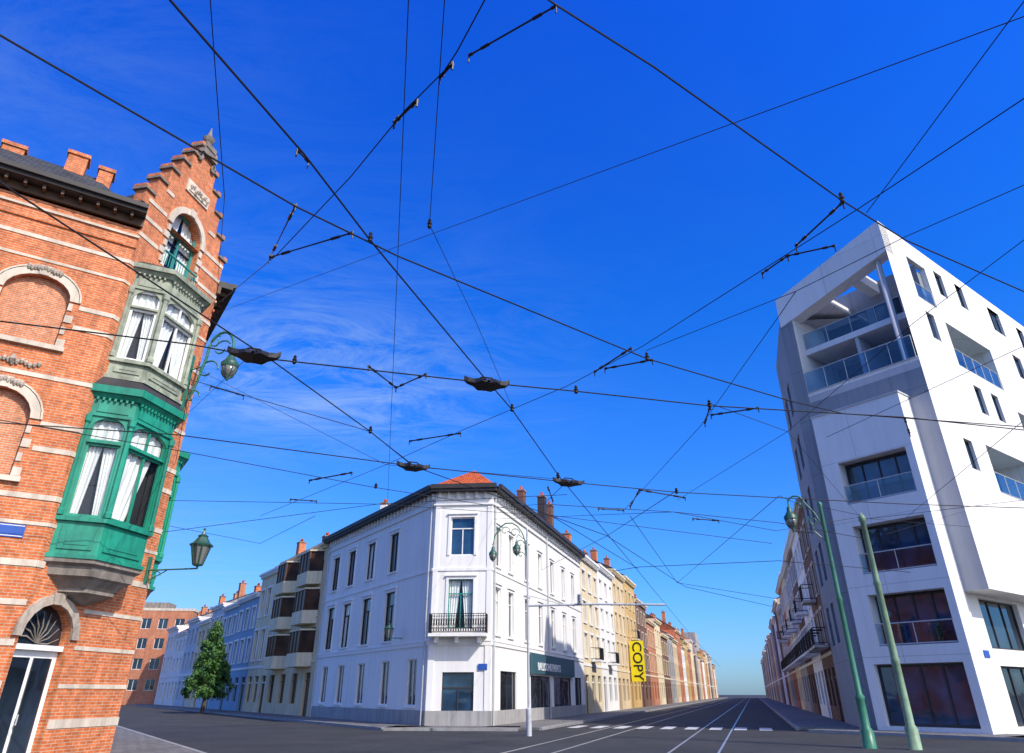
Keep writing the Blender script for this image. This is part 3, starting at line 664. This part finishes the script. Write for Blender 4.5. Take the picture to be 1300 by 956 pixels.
# ================================================================== MODERN BLOCK
H=thing('modern_apartment_block','angular white modern apartment block with recessed glass balconies','apartment building',(21,31.7,0))
TOP=25.7
wins=[(6.2,7.3,23.1,24.8),(9.2,10.3,23.3,25.0),(14.1,16.0,23.2,25.0),(2.9,3.9,19.1,20.8),(6.5,7.5,15.5,17.2),(8.9,9.9,15.6,17.3),(2.5,3.5,11.6,13.2),(15.8,17.2,20.2,21.9),(19,20.2,23.2,25),(19,20.2,16,17.7),(17,18.2,11.5,13.2)]
logs=[(5.4,11.6,18.1,20.9),(5.3,11.0,10.8,13.4),(12.6,17.0,14.4,17.0),(19.0,23,18.2,20.8),(12.5,16,7,9.6)]
tl=(2.6,4.9,21.6,24.4)
w=MB()
ops=[(*q,.25) for q in wins]+[(*q,1.7) for q in logs]+[(*tl,.3)]
wall(w,BF,0,26,5.7,TOP,ops,'modern_white')
w.box(BF,0.3,26,-.3,-.005,25.0,TOP-.003,'modern_white')
w.poly([BF.p(0,0,TOP),BF.p(26,0,TOP),BF.p(26,-.3,TOP),BF.p(0,-.3,TOP)],'modern_white')
w.poly([BF.p(0,0,5.7),BF.p(26,0,5.7),BF.p(26,-1.2,5.7),BF.p(0,-1.2,5.7)],'modern_white')
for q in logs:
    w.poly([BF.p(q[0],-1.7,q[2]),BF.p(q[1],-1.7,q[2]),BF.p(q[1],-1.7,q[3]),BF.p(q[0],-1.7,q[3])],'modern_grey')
bw=[(1.7,6.2,3.4,5.55,.3),(8,12,3.4,5.4,.3),(2,6.5,.3,2.7,.3),(8,13,.3,2.7,.3)]
wall(w,BF,0,26,0,5.7,bw,'modern_white',o=-1.2)
U=1.2; v0,v1=1.0,5.75
lg=[(1.35,4.85,10.15,12.35,1.7),(1.35,4.85,6.75,9.05,1.7),(1.35,4.85,3.55,5.8,1.7),(1.4,5.3,.3,2.8,.4)]
wall(w,P1,0,v0,5.7,15.1,[],'modern_grey'); wall(w,P1,0,PW,15.1,16.5,[],'modern_shaded'); wall(w,P1,v1,PW,0,15.1,[],'modern_shaded')
w.box(P1,6.3,PW,-4.6,-.002,16.5,22.3,'modern_shaded')
wall(w,RR,0,7.2,0,22.3,[(2,3.2,z,z+2,.25) for z in (4,7.2,10.4,13.6,17)]+[(4.6,5.8,z,z+2,.25) for z in (4,7.2,10.4,13.6,17)],'modern_shaded')
w.poly([BF.p(26,0,0),BF.p(26,-14,0),BF.p(26,-14,TOP),BF.p(26,0,TOP)],'modern_white')
w.poly([RR.p(7.2,0,0),BF.p(26,-14,0),BF.p(26,-14,22.3),RR.p(7.2,0,22.3)],'modern_white')
w.poly([RR.p(0,0,22.3),RR.p(7.2,0,22.3),BF.p(26,-14,22.3),BF.p(26,-3,22.3),BF.p(4.6,-3,22.3)],'modern_grey')
make('wall',w,H)
TD=-3.6
tb=MB()
ow=[(.8,3.0,17.0,19.5),(3.4,6.0,17.0,19.5),(.8,3.0,20.3,22.7),(3.4,6.0,20.3,22.7)]
wall(tb,P1,.05,6.3,16.5,24.2,ow,'modern_shaded',o=TD)
tb.box(P1,.3,6.29,-9.5,TD-.26,21.95,24.18,'modern_shaded')
tb.poly([P1.p(6.295,-.02,16.9),P1.p(6.295,TD,16.9),P1.p(6.295,TD,22.3),P1.p(6.295,-.02,22.3)],'modern_white')
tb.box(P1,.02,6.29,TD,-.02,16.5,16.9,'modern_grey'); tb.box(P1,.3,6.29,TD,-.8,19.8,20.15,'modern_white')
tb.box(P1,.02,6.29,-.2,-.01,16.9,17.15,'modern_white')
tb.box(P1,3.1,3.3,TD,-.9,16.9,19.8,'modern_grey')
make('terrace',tb,H)
bm=MB()
def pp(v,o,z): return P1.p(v,o,z)
bm.hexa([pp(0,-.9,23.7),pp(PW,-.9,21.8),pp(PW,0.01,21.8),pp(0,.01,23.7),pp(0,-.9,25.75),pp(PW,-.9,23.75),pp(PW,.01,23.75),pp(0,.01,25.75)],'modern_white')
bm.hexa([pp(6.6,-4.6,22.3),pp(PW,-4.6,22.3),pp(PW,-.91,22.3),pp(6.6,-.91,22.3),pp(6.6,-4.6,23.6),pp(PW,-4.6,23.6),pp(PW,-.91,23.75),pp(6.6,-.91,23.75)],'modern_white')
bm.box(P1,2.3,2.9,-3.7,-.85,23.3,24.1,'modern_white')
bm.box(P1,4.3,6.6,-3.7,-.85,22.7,23.1,'modern_white')
make('roof_frame',bm,H,label='open white roof frame over the terrace')
cl=MB(); cl.tube([P1.p(.75,-.35,16.9),P1.p(.75,-.35,23.9)],.16,'modern_grey',14); smooth(make('column',cl,H))
pv=MB()
wall(pv,P1,v0,v1,0,15.1,lg,'modern_white',o=U)
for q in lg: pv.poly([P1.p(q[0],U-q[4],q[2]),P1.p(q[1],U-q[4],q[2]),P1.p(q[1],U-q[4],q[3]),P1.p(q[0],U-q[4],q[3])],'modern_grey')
for v in (v0,v1): pv.poly([P1.p(v,0,0),P1.p(v,U,0),P1.p(v,U,15.1),P1.p(v,0,15.1)],'modern_white')
pv.poly([P1.p(v0,0,15.1),P1.p(v1,0,15.1),P1.p(v1,U,15.1),P1.p(v0,U,15.1)],'modern_white')
pv.box(P1,v0-.04,v1+.04,.001,U+.05,15.1,15.2,'modern_grey')
make('projecting_bay',pv,H)
for q in wins: window(H,BF,*q,.22,fm='dark_trim',bar=.07,mull=0 if q[1]-q[0]<1.5 else 1,g='glass_blue')
for q in bw: window(H,BF,*q[:4],.28,o=-1.2,fm='dark_trim',bar=.08,mull=2,g='glass_dark')
for q in ow: window(H,P1,*q[:4],.18,o=TD,fm='dark_trim',bar=.08,mull=2,g='glass_blue')
for z in (4,7.2,10.4,13.6,17):
    for s in (2,4.6): window(H,RR,s,s+1.2,z,z+2,.22,fm='dark_trim',g='glass_dark')
for q in logs: window(H,BF,q[0]+.3,q[1]-.3,q[2]+.05,q[3]-.3,.0,o=-1.62,fm='dark_trim',bar=.09,mull=3,g='glass_blue')
for q in lg: window(H,P1,q[0]+.03,q[1]-.03,q[2]+.03,q[3]-.05,0,o=U-q[4]+.07+(.9 if q[4]>1 else 0),fm='dark_trim',bar=.08,mull=3,g='glass_blue')
def rail(fr,pts,z0,z1):
    r=MB()
    for (a,oa),(b_,ob) in zip(pts,pts[1:]): r.poly([fr.p(a,oa,z0),fr.p(b_,ob,z0),fr.p(b_,ob,z1),fr.p(a,oa,z1)],'glass_rail')
    G=make('balustrade',r,H); r=MB()
    for zz in (z0,z1): r.tube([fr.p(a,oa,zz) for a,oa in pts],.03,'steel_grey',6)
    for (a,oa),(b_,ob) in zip(pts,pts[1:]):
        n=max(1,int(math.hypot(b_-a,ob-oa)/1.2))
        for k in range(n+1): r.tube([fr.p(a+(b_-a)*k/n,oa+(ob-oa)*k/n,z0),fr.p(a+(b_-a)*k/n,oa+(ob-oa)*k/n,z1)],.02,'steel_grey',5)
    make('rail',r,G)
for q in logs: rail(BF,[(q[0]+.03,-.06),(q[1]-.03,-.06)],q[2]+.08,q[2]+1.15)
for q in lg[:3]: rail(P1,[(q[0]+.03,U-.08),(q[1]-.03,U-.08)],q[2]+.06,q[2]+.95)
rail(P1,[(.1,.03),(6.25,.03)],17.1,18.35); rail(P1,[(.35,-.85),(6.25,-.85)],20.15,21.2); rail(BF,[(tl[0]+.03,-.05),(tl[1]-.03,-.05)],21.7,22.7)
for (v,z) in ((4.5,10.2),(2.2,3.6)):
    m=MB(); c=P1.p(v,.8,z); m.lathe(c,[(0,.1),(.25,.14)],'roof_tile',8)
    for k in range(60):
        d=Vector((random.gauss(0,.13),random.gauss(0,.13),.3+abs(random.gauss(0,.3)))); a=Vector((random.random()-.5,random.random()-.5,random.random()-.5)).normalized()*.09; b_=a.cross(d).normalized()*.05
        m.poly([c+d-a,c+d+b_,c+d+a,c+d-b_],'leaf')
    solo('potted_plant',m,'leafy plant in a clay pot on a balcony','plant',c)
m=MB(); m.box(BF,.6,1.15,-1.19,-1.165,3.0,3.3,'sign_blue'); solo('street_name_plate',m,'small blue street name plate on white modern wall','street sign',BF.p(.9,-1.2,3))

# ================================================================== POLES
T=thing('street_lamp','tall green pole with curved arm and hanging lantern','street lamp',(11.72,25.97,0))
m=MB(); c=Vector((11.72,25.97,0)); m.lathe(c,[(0,.22),(.5,.22),(.6,.15),(1.4,.14),(1.5,.17),(1.6,.11),(4.5,.09),(4.6,.12),(4.7,.09),(7.9,.07),(8.0,.1),(8.1,.05)],'pole_green',14); smooth(make('pole',m,T))
m=MB(); x=Vector((-.9,.35,0)).normalized()
m.tube([c+UP*7.2+x*.05,c+UP*7.7+x*.25,c+UP*8.15+x*.55]+[c+UP*(8.15+.25*math.sin(t))+x*(.83-.28*math.cos(t)) for t in [.3,.8,1.3,1.8,2.3,2.8,3.14]],.035,'pole_green',8)
m.tube([c+UP*6.6,c+UP*7.0+x*.35,c+UP*7.6+x*.5],.022,'pole_green',6)
for rr,cx,cz in ((.2,.35,7.35),(.16,.75,8.0)): m.tube([c+x*(cx+rr*(1-.06*k)*math.cos(k*.45))+UP*(cz+rr*(1-.06*k)*math.sin(k*.45)) for k in range(14)],.018,'pole_green',6)
make('bracket',m,T); globe(T,c+x*1.11+UP*7.45,.95)
m=MB(); m.lathe((12.92,25.4,0),[(0,.2),(.6,.2),(.7,.14),(2.5,.13),(2.55,.15),(2.65,.125),(5,.11),(5.05,.135),(5.15,.105),(7.2,.095),(7.25,.14),(7.4,.12),(7.55,.02)],'pole_pale',14)
o=solo('tram_wire_pole',m,'pale green steel pole carrying tram wires','pole',(12.92,25.4,0)); smooth(o)
T=thing('street_lamp','slim grey mast with ornate green lantern bracket and long arm','street lamp',(.72,33.2,0))
c=Vector((.72,33.2,0))
m=MB(); m.lathe(c,[(0,.12),(1,.11),(1.05,.055),(8.6,.04),(8.65,.015)],'steel_grey',12); make('mast',m,T)
m=MB(); m.tube([c+UP*5.15,(3.7,32.75,5.17),(6.8,32.3,5.1)],.045,'steel_grey',8); m.tube([c+UP*5.6,(2.2,32.93,5.2)],.015,'steel_grey',5); make('arm',m,T)
f=Fr(3.05,32.8,97,1); m=MB(); m.box(f,-.1,.1,-.1,.1,5.2,5.6,'steel_grey')
for z in (5.28,5.4,5.52): m.tube([f.p(0,.1,z),f.p(0,.15,z)],.04,'room_dark',10)
make('signal_head',m,T)
m=MB()
m.tube([c+UP*7.1]+[c+Vector((-.85+.8*math.cos(t),0,7.6+1.3*math.sin(t))) for t in (0,.35,.7,1.05,1.4,1.8,2.2,2.6,2.95)],.032,'pole_green',6)
m.tube([c+UP*8.0,c+Vector((-.42,0,8.35)),c+Vector((-.5,0,8.2))],.02,'pole_green',6)
for cx,cz,rr in ((-.6,8.4,.26),(-1.05,8.5,.24),(-.35,7.9,.22),(-.3,7.4,.16)): m.tube([c+Vector((cx+rr*(1-.06*k)*math.cos(k*.45),0,cz+rr*(1-.06*k)*math.sin(k*.45))) for k in range(14)],.02,'pole_green',6)
make('bracket',m,T)
globe(T,c+Vector((-1.62,0,7.35)),.72); globe(T,c+Vector((-.5,0,7.6)),.72)

# ================================================================== TREE
T=thing('street_tree','leafy green street tree on the pavement beside blue houses','tree',(-27.8,69.6,0))
m=MB(); c=Vector((-27.8,69.6,0)); m.tube([c,c+UP*1.2+Vector((.05,0,0)),c+UP*3+Vector((-.05,.05,0)),c+UP*5.6],[.2,.16,.12,.03],'bark',8)
for k in range(16):
    t=k*2.4; z=1.3+k*.28; r=1.5*(1-(z-1.5)/6); m.tube([c+UP*z,c+UP*(z+.35)+Vector((math.cos(t),math.sin(t),0))*r*.5,c+UP*(z+.9)+Vector((math.cos(t),math.sin(t),0))*r],[.06,.04,.012],'bark',5)
make('trunk',m,T)
m=MB(); cl=[]
for k in range(300):
    z=random.random()**1.2; zz=1.4+6.0*z; rm=2.1*(.8+.2*math.sin(min(1,z*5)*1.57))*(1-z**1.4)+.1
    t=random.random()*6.283; r=rm*math.sqrt(random.random())*random.uniform(.85,1.1)
    cl.append((c+Vector((r*math.cos(t),r*math.sin(t),zz)),random.uniform(.2,.4)))
for p,r in cl:
    for k in range(75):
        d=Vector((random.gauss(0,1),random.gauss(0,1),random.gauss(0,1))).normalized()*r*random.uniform(.2,1.15)
        a=Vector((random.random()-.5,random.random()-.5,random.random()-.5)).normalized()*.10; b_=a.cross(d).normalized()*.07
        m.poly([p+d-a,p+d+b_,p+d+a,p+d-b_],'leaf')
make('crown',m,T)

# ================================================================== WIRES
def wire(pts,z,r,label='thin black overhead tram wire crossing the street',grp='overhead tram wires',nm='overhead_wire'):
    P=[]
    for p in pts: P.append(Vector((p[0],p[1],p[2] if len(p)>2 else z)))
    m=MB(); m.tube(P,r,'wire_black',6); return solo(nm,m,label,'wire',P[0],grp)
CL='thick black tram contact wire strung above the junction'
wire([(-4.30,2.98),(-3.85,3.51),(-2.20,5.54),(-1.29,6.43),(1.98,9.08),(4.65,10.70),(5.85,11.32),(9.51,12.0),(12.73,12.35)],6,.0095,CL)
wire([(-2.57,2.56),(-2.44,3.22),(-1.91,4.78),(-1.55,6.12),(-.43,9.79),(0,11.13),(1.08,15.27),(5.10,28.8),(16.16,66.26),(40,145)],6,.0105,CL)
wire([(-.05,2.98),(.31,3.25),(1.12,3.80),(3.32,5.45),(4.30,6.12),(6.30,7.19),(8.79,8.45)],6,.0085,CL)
wire([(-5.05,4.68),(-4.96,5.18),(-4.44,6.67),(-3.57,9.16),(-2.68,12.26),(-2.15,14.47),(1.10,19.15),(5.0,28.21)],6,.010,CL)
wire([(-7.24,7.83),(-6.81,7.95),(-4.58,8.62),(-3.56,9.11),(-.40,9.98),(1.10,10.33),(3.39,10.95),(7.06,11.51),(9.62,12.17),(11.41,12.57)],6,.0105,CL)
wire([(-9.37,11.79),(-6.41,12.44),(-2.15,14.47),(1.29,15.72),(4.07,16.64),(6.77,17.17),(10.29,17.82),(13.67,18.24)],6,.011,CL)
A1=LC.p(3.72,.02,12.9);A2=LC.p(3.72,.02,12.6);A3=LC.p(3.72,.02,13.2)
wire([(-.06,3.26),(-.22,3.65),(-.48,4.15),(-.61,4.36),(-1.03,4.83),(-1.76,5.79),(-3.04,7.30),tuple(A1)],6.6,.0065)
wire([(-.75,3.13),(-3.70,20.25)],6.6,.0045); wire([(-.47,3.13),(-.99,6.64),(-.54,9.09),(-.03,12.32)],6.6,.0045)
wire([(-2.32,3.26),(-3.26,6.13),tuple(A3)],6.6,.0045)
wire([(5.08,3.83,7),tuple(A2)],7,.0055)
wire([(4.17,3.32),(4.16,3.76),(4.15,6.41)],6.6,.005)
wire([(5.14,4.11),(4.84,4.69),(4.02,6.34),(2.11,9.88),(1.01,11.48),(-1.01,13.78),(-3.10,16.32),(-7.98,21.77)],6.6,.006)
wire([(6.25,5.55),(5.67,5.92),(4.85,6.88),(3.97,8.17),(2.2,10.03)],6.6,.005)
wire([(-11.08,12.86),(-7.88,15.10),(-3.86,18.33),(1.37,21.77),(9.75,26.24)],6.6,.009)
wire([(3.97,8.17),(3.98,8.84),(3.97,13.54),(3.42,21.24)],6.6,.006)
wire([(6.38,6.72),(6.10,9.09),(5.92,13.93),(4.81,19.78)],6.6,.005)
wire([(1.25,21.77),(3.37,24.8),(9.14,37.94),(16.8,47.1)],6.6,.012)
wire([(4.70,32.73),(5.61,31.63),(11.35,30.0),(19.5,33.5)],6.6,.013); wire([(.94,20.25),(5.0,21.24),(8.84,22.78),(12.92,25.4)],6.6,.010)
wire([(8.37,9.61),(6.91,14.29)],6.6,.005); wire([(-10.54,19.78),(-3.98,20.25),(1.56,19.16)],6.6,.008)
wire([(-11.75,22.9),(-9.45,26.24),(-6.24,21.77)],6.6,.008); wire([(3.74,21.77),(8.41,36.5),(15.64,42.98)],6.6,.011)
wire([(12.92,25.4,7.4),(9.14,24.0,6.6),(5.0,21.24,6.6)],6.6,.009); wire([(11.75,25.97,7.6),(6.77,17.17,6.05)],6.6,.008)
wire([tuple(LC.p(3.6,.02,7.6)),(-5.1,9.9),(-2.7,12.3),(-2.15,14.47)],6.02,.007)
wire([tuple(LC.p(3.7,.02,9.2)),(-3.77,8.95,6.05)],6,.006)
wire([tuple(LC.p(3.7,.02,5.6)),(-3.98,20.25,6.6),(1.25,21.77,6.6)],6,.008)
wire([(-1.6,39.9,11.2),(.94,20.25,6.6),(1.33,15.72,6.05)],6,.008)
wire([(-1.1,40.0,10.6),(5.0,21.24,6.6)],6,.009)
wire([(12.92,25.4,7.35),(20.6,30.9,8.2)],6,.008); wire([(12.92,25.4,7.3),(18,20,7.0)],6,.008); wire([(11.75,25.97,7.9),(12.92,25.4,7.45)],6,.008)
wire([(9.51,12,6.1),(14,26,6.9),(20.7,31.3,9.0)],6,.006)
wire([(3.4,10.95,6.05),(5.92,13.93,6.6),(12.92,25.4,7.3)],6,.006)
wire([(-10.0,19.0,10.6),(-3.1,16.32,6.6),(1.33,15.72,6.05)],6,.006)
wire([(4.07,16.64,6.05),(3.4,24.8,6.6),(2.0,48.0,9.0)],6,.009)
wire([(6.77,17.17,6.05),(8.41,36.5,6.6)],6,.008)
def arm(pts,z,r=.020,label='dark insulated pull-off arm clamped to tram wires'):
    P=[Vector((a,b_,z)) for a,b_ in pts]; m=MB(); m.tube(P,r*.5,'insulator_brown',7)
    for a,b_ in zip(P,P[1:]):
        for q in (.0,.2,.8,1.0): m.tube([a.lerp(b_,max(0,q-.05)),a.lerp(b_,min(1,q+.05))],r*.85,'insulator_brown',8)
    for p in P: m.tube([p+UP*.02,p-UP*.08],r*.4,'insulator_brown',6)
    return solo('wire_insulator',m,label,'insulator',P[0],'tram wire insulators')
arm([(-.35,3.86),(.33,3.41)],6.2,.016); arm([(-2.24,5.64),(-2.81,6.60),(-1.75,6.12)],6.1); arm([(3.41,5.60),(3.21,6.37)],6.1); arm([(3.15,7.25),(3.33,6.86),(3.81,6.65)],6.3)
arm([(-2.22,9.57),(-1.92,10.40),(-1.36,9.86)],6.1,.024); arm([(1.79,9.14),(1.33,9.99)],6.2,.024); arm([(2.18,9.55),(1.48,9.87)],6.2,.024); arm([(3.49,11.20),(3.61,12.06)],6.1,.026)
arm([(3.62,11.65),(4.37,11.31)],6.1,.026); arm([(-5.03,16.65),(-3.83,15.97)],6.3,.032); arm([(-2.15,13.68),(-1.04,13.19)],6.3,.026); arm([(3.27,18.89),(3.24,17.16),(4.58,17.95)],6.2,.032)
arm([(-1.16,4.99),(-.90,4.71)],6.6,.028); arm([(-.66,4.44),(-.53,4.28)],6.6,.024); arm([(-1.97,4.76),(-1.91,4.92)],6.03,.018); arm([(7.4,12.1),(7.9,12.9)],6.2,.026); arm([(5.7,21.7),(6.6,22.0)],6.5,.035); arm([(-6.3,19.3),(-5.6,19.5)],6.5,.03)
arm([(2.6,20.6),(3.4,20.8)],6.55,.032); arm([(9.8,24.2),(10.6,24.5)],6.65,.034); arm([(-4.9,10.2),(-4.5,10.6)],6.04,.02); arm([(.9,16.9),(1.1,18.3)],6.2,.028)
for p,z in (((-3.25,9.2),6.02),((2.0,9.1),6.02),((1.05,10.33),6.02),((-.99,6.64),6.6),((-2.68,12.26),6.02),((0,11.13),6.02),((1.05,15.3),6.02),((3.32,5.45),6.02),((-1.55,6.12),6.02),((3.4,10.95),6.02),((4.05,16.64),6.02),((-3.7,18.3),6.6)):
    m=MB(); c=Vector((p[0],p[1],z)); r=.014+.0012*p[1]; k=.6
    m.lathe(c,[(-.1*k,r*.5),(-.06*k,r*1.3),(-.02*k,r*.9),(.02*k,r*1.5),(.06*k,r*.7),(.1*k,r*1.1),(.15*k,r*.3)],'insulator_brown',8)
    solo('wire_clamp',m,'small dark clamp where tram wires join','insulator',c,'tram wire clamps')
def plate(x,y,t,L=.74):
    d=Vector((t[0],t[1],0)).normalized(); n=Vector((-d.y,d.x,0)); c=Vector((x,y,6.0)); m=MB()
    prof=[(-.5,.015,.05),(-.42,.05,.02),(-.28,.08,0),(-.15,.2,-.01),(0,.16,-.02),(.15,.21,-.01),(.28,.09,0),(.42,.05,.015),(.5,.012,.06)]
    for (a,wa,za),(b_,wb,zb) in zip(prof,prof[1:]):
        A=c+d*a*L;B=c+d*b_*L
        m.hexa([A-n*wa+UP*(za-.05),B-n*wb+UP*(zb-.05),B+n*wb+UP*(zb-.05),A+n*wa+UP*(za-.05),A-n*wa*.6+UP*(za+.035),B-n*wb*.6+UP*(zb+.035),B+n*wb*.6+UP*(zb+.035),A+n*wa*.6+UP*(za+.035)],'wire_black')
    m.tube([c-d*L*.2+UP*.04,c-d*L*.12+UP*.09,c+d*L*.1+UP*.09,c+d*L*.2+UP*.04],.014,'wire_black',6)
    m.tube([c+n*.3*L-UP*.03,c-n*.3*L-UP*.03],.02,'wire_black',6)
    solo('wire_crossing_plate',m,'dark cast crossing fitting where two tram wires meet','tram wire fitting',c,'tram wire crossing fittings')
plate(-3.77,8.95,(1,.3)); plate(-.40,9.98,(1,.26)); plate(-2.15,14.47,(1,.4)); plate(1.33,15.72,(1,.36),.8)

# ================================================================== GROUND
def sheet(name,pts,z,mat):
    m=MB(); m.poly([(p[0],p[1],z) for p in pts],mat); o=make(name,m); o['kind']='structure'; return o
sheet('ground',[(-900,-900),(900,-900),(900,900),(-900,900)],0,'asphalt')
c=LS.p(0,7.9,0); f=Fr(c.x,c.y,-33,1)
def strip(f,s0,s1,o0,o1,z,mat,name):
    return sheet(name,[f.p(s0,o0,0),f.p(s1,o0,0),f.p(s1,o1,0),f.p(s0,o1,0)],z,mat)
strip(Fr(*WR.p(0,8.7,0)[:2],17.4,1),6,300,-5.6,5.6,.004,'road_asphalt','road')
strip(f,24,110,-5,5,.004,'road_asphalt','road')
def pave(fr,s0,s1,w_,nm='pavement'):
    m=MB(); m.box(fr,s0,s1,.0,w_-.15,-.05,.125,'paving'); m.box(fr,s0,s1,w_-.149,w_,-.05,.13,'kerb_stone'); o=make(nm,m); o['kind']='structure'
pave(WR,-1,290,3.0); pave(WL,-1,100,2.8); pave(WC,-1.5,5,2.6); pave(RR,0,290,3.0); pave(P1,-2,8,3.2); pave(BF,-3,60,2.6); pave(LF,-2,60,2.6); pave(LC,-1,5,2.6); pave(LS,-1,100,2.6)
for off in (-3.1,-1.66,1.66,3.1):
    a=Fr(*WR.p(0,8.7,0)[:2],17.4,1); m=MB(); m.box(a,-40,290,off-.035,off+.035,-.01,.012,'rail_steel'); o=make('tram_rail',m); o['kind']='structure'
a=Fr(*WR.p(0,8.7,0)[:2],17.4,1)
for k in range(9):
    m=MB(); m.poly([a.p(2,-5.2+k*1.2,.009),a.p(5,-5.2+k*1.2,.009),a.p(5,-4.6+k*1.2,.009),a.p(2,-4.6+k*1.2,.009)],'marking'); o=make('road_marking',m); o['kind']='structure'

# ================================================================== LIGHT, SKY, CAMERA
SAZ,SEL=134,41
sd=Vector((math.sin(math.radians(SAZ))*math.cos(math.radians(SEL)),math.cos(math.radians(SAZ))*math.cos(math.radians(SEL)),math.sin(math.radians(SEL))))
L=bpy.data.lights.new('sun','SUN'); L.energy=4.6; L.angle=math.radians(.5); L.color=(1,.93,.83)
lo=bpy.data.objects.new('sun',L); COL.objects.link(lo); lo.rotation_euler=(-sd).to_track_quat('-Z','Y').to_euler(); lo.location=sd*100
W=bpy.data.worlds.new('World'); SC.world=W; W.use_nodes=True; nt=W.node_tree; nt.nodes.clear()
out=nt.nodes.new('ShaderNodeOutputWorld'); bg=nt.nodes.new('ShaderNodeBackground'); sky=nt.nodes.new('ShaderNodeTexSky'); sky.sky_type='NISHITA'
sky.sun_disc=False; sky.sun_elevation=math.radians(SEL); sky.sun_rotation=math.radians(SAZ); sky.air_density=1.0; sky.dust_density=.6; sky.ozone_density=3.0
tc=N(nt,'ShaderNodeTexCoord'); sx=N(nt,'ShaderNodeSeparateXYZ'); nt.links.new(tc.outputs['Generated'],sx.inputs[0])
def M(op,a,b_=None):
    n=N(nt,'ShaderNodeMath',operation=op)
    for i,v in enumerate((a,b_)):
        if v is None: continue
        if isinstance(v,(int,float)): n.inputs[i].default_value=v
        else: nt.links.new(v,n.inputs[i])
    return n.outputs[0]
# clear-air tint of the sky by altitude (deep blue overhead, paler low down)
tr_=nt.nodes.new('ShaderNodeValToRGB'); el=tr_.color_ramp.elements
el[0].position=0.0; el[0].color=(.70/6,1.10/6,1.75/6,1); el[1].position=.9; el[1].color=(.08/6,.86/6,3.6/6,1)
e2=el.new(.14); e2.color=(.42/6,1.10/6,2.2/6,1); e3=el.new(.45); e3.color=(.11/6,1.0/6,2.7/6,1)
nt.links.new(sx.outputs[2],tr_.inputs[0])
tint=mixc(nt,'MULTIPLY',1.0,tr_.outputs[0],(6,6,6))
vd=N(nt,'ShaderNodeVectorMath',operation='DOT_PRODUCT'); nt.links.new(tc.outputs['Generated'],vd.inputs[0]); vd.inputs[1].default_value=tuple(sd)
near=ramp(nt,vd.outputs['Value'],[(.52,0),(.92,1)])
tint=mixc(nt,'MIX',near,tint,(3.6,3.0,2.6))  # sky around the sun brightened and warmed, added as fill for shaded walls
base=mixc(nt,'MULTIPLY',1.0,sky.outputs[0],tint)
zz=M('MAXIMUM',sx.outputs[2],.06); px=M('DIVIDE',sx.outputs[0],zz); py=M('DIVIDE',sx.outputs[1],zz)
cb=N(nt,'ShaderNodeCombineXYZ'); nt.links.new(px,cb.inputs[0]); nt.links.new(py,cb.inputs[1])
mp=N(nt,'ShaderNodeMapping'); mp.inputs['Rotation'].default_value=(0,0,math.radians(25)); mp.inputs['Scale'].default_value=(1.0,1.9,1); nt.links.new(cb.outputs[0],mp.inputs[0])
n1=N(nt,'ShaderNodeTexNoise',Scale=1.6,Detail=13.0,Roughness=.76,Distortion=1.2); nt.links.new(mp.outputs[0],n1.inputs['Vector'])
n2=N(nt,'ShaderNodeTexNoise',Scale=.55,Detail=3.0); nt.links.new(cb.outputs[0],n2.inputs['Vector'])
k1=ramp(nt,n1.outputs[0],[(.40,0),(.78,1)])
dx=M('SUBTRACT',px,-.75); dy=M('SUBTRACT',py,2.3)
rr=M('ADD',M('MULTIPLY',dx,dx),M('MULTIPLY',M('MULTIPLY',dy,dy),.9)); patch=M('POWER',2.718,M('MULTIPLY',rr,-2.6))
dx2=M('SUBTRACT',px,-.85); dy2=M('SUBTRACT',py,.75)
rr2=M('ADD',M('MULTIPLY',dx2,dx2),M('MULTIPLY',dy2,dy2)); patch2=M('MULTIPLY',M('POWER',2.718,M('MULTIPLY',rr2,-5.0)),.14)
gen=ramp(nt,n2.outputs[0],[(.38,0),(.75,.5)])
left=M('MULTIPLY',M('MINIMUM',M('MAXIMUM',M('MULTIPLY',M('ADD',px,.8),-.35),.04),1.0),gen)
# thin haze low in the left of the sky
hz=M('MULTIPLY',M('MINIMUM',M('MAXIMUM',M('MULTIPLY',M('ADD',px,.6),-.10),0.0),.45),ramp(nt,n1.outputs[0],[(.25,.5),(.7,1)]))
fac=M('MINIMUM',M('ADD',M('MULTIPLY',k1,M('ADD',M('ADD',M('MULTIPLY',patch,1.0),patch2),left)),hz),.72)
cm=mixc(nt,'MIX',fac,base,(4.4,6.2,8.8))
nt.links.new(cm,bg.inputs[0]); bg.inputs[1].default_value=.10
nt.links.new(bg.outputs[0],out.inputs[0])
cam=bpy.data.cameras.new('camera'); co=bpy.data.objects.new('camera',cam); COL.objects.link(co)
co.location=(0,0,1.6); co.rotation_euler=(math.radians(90+27.3),0,0); cam.sensor_width=36; cam.lens=24.0; cam.shift_y=-45/1300; cam.clip_end=3000; cam.clip_start=.05
SC.camera=co
SC.view_settings.view_transform='Standard'; SC.view_settings.look='None'; SC.view_settings.exposure=0
for o in list(bpy.data.objects):
    if 'org' in o: del o['org']
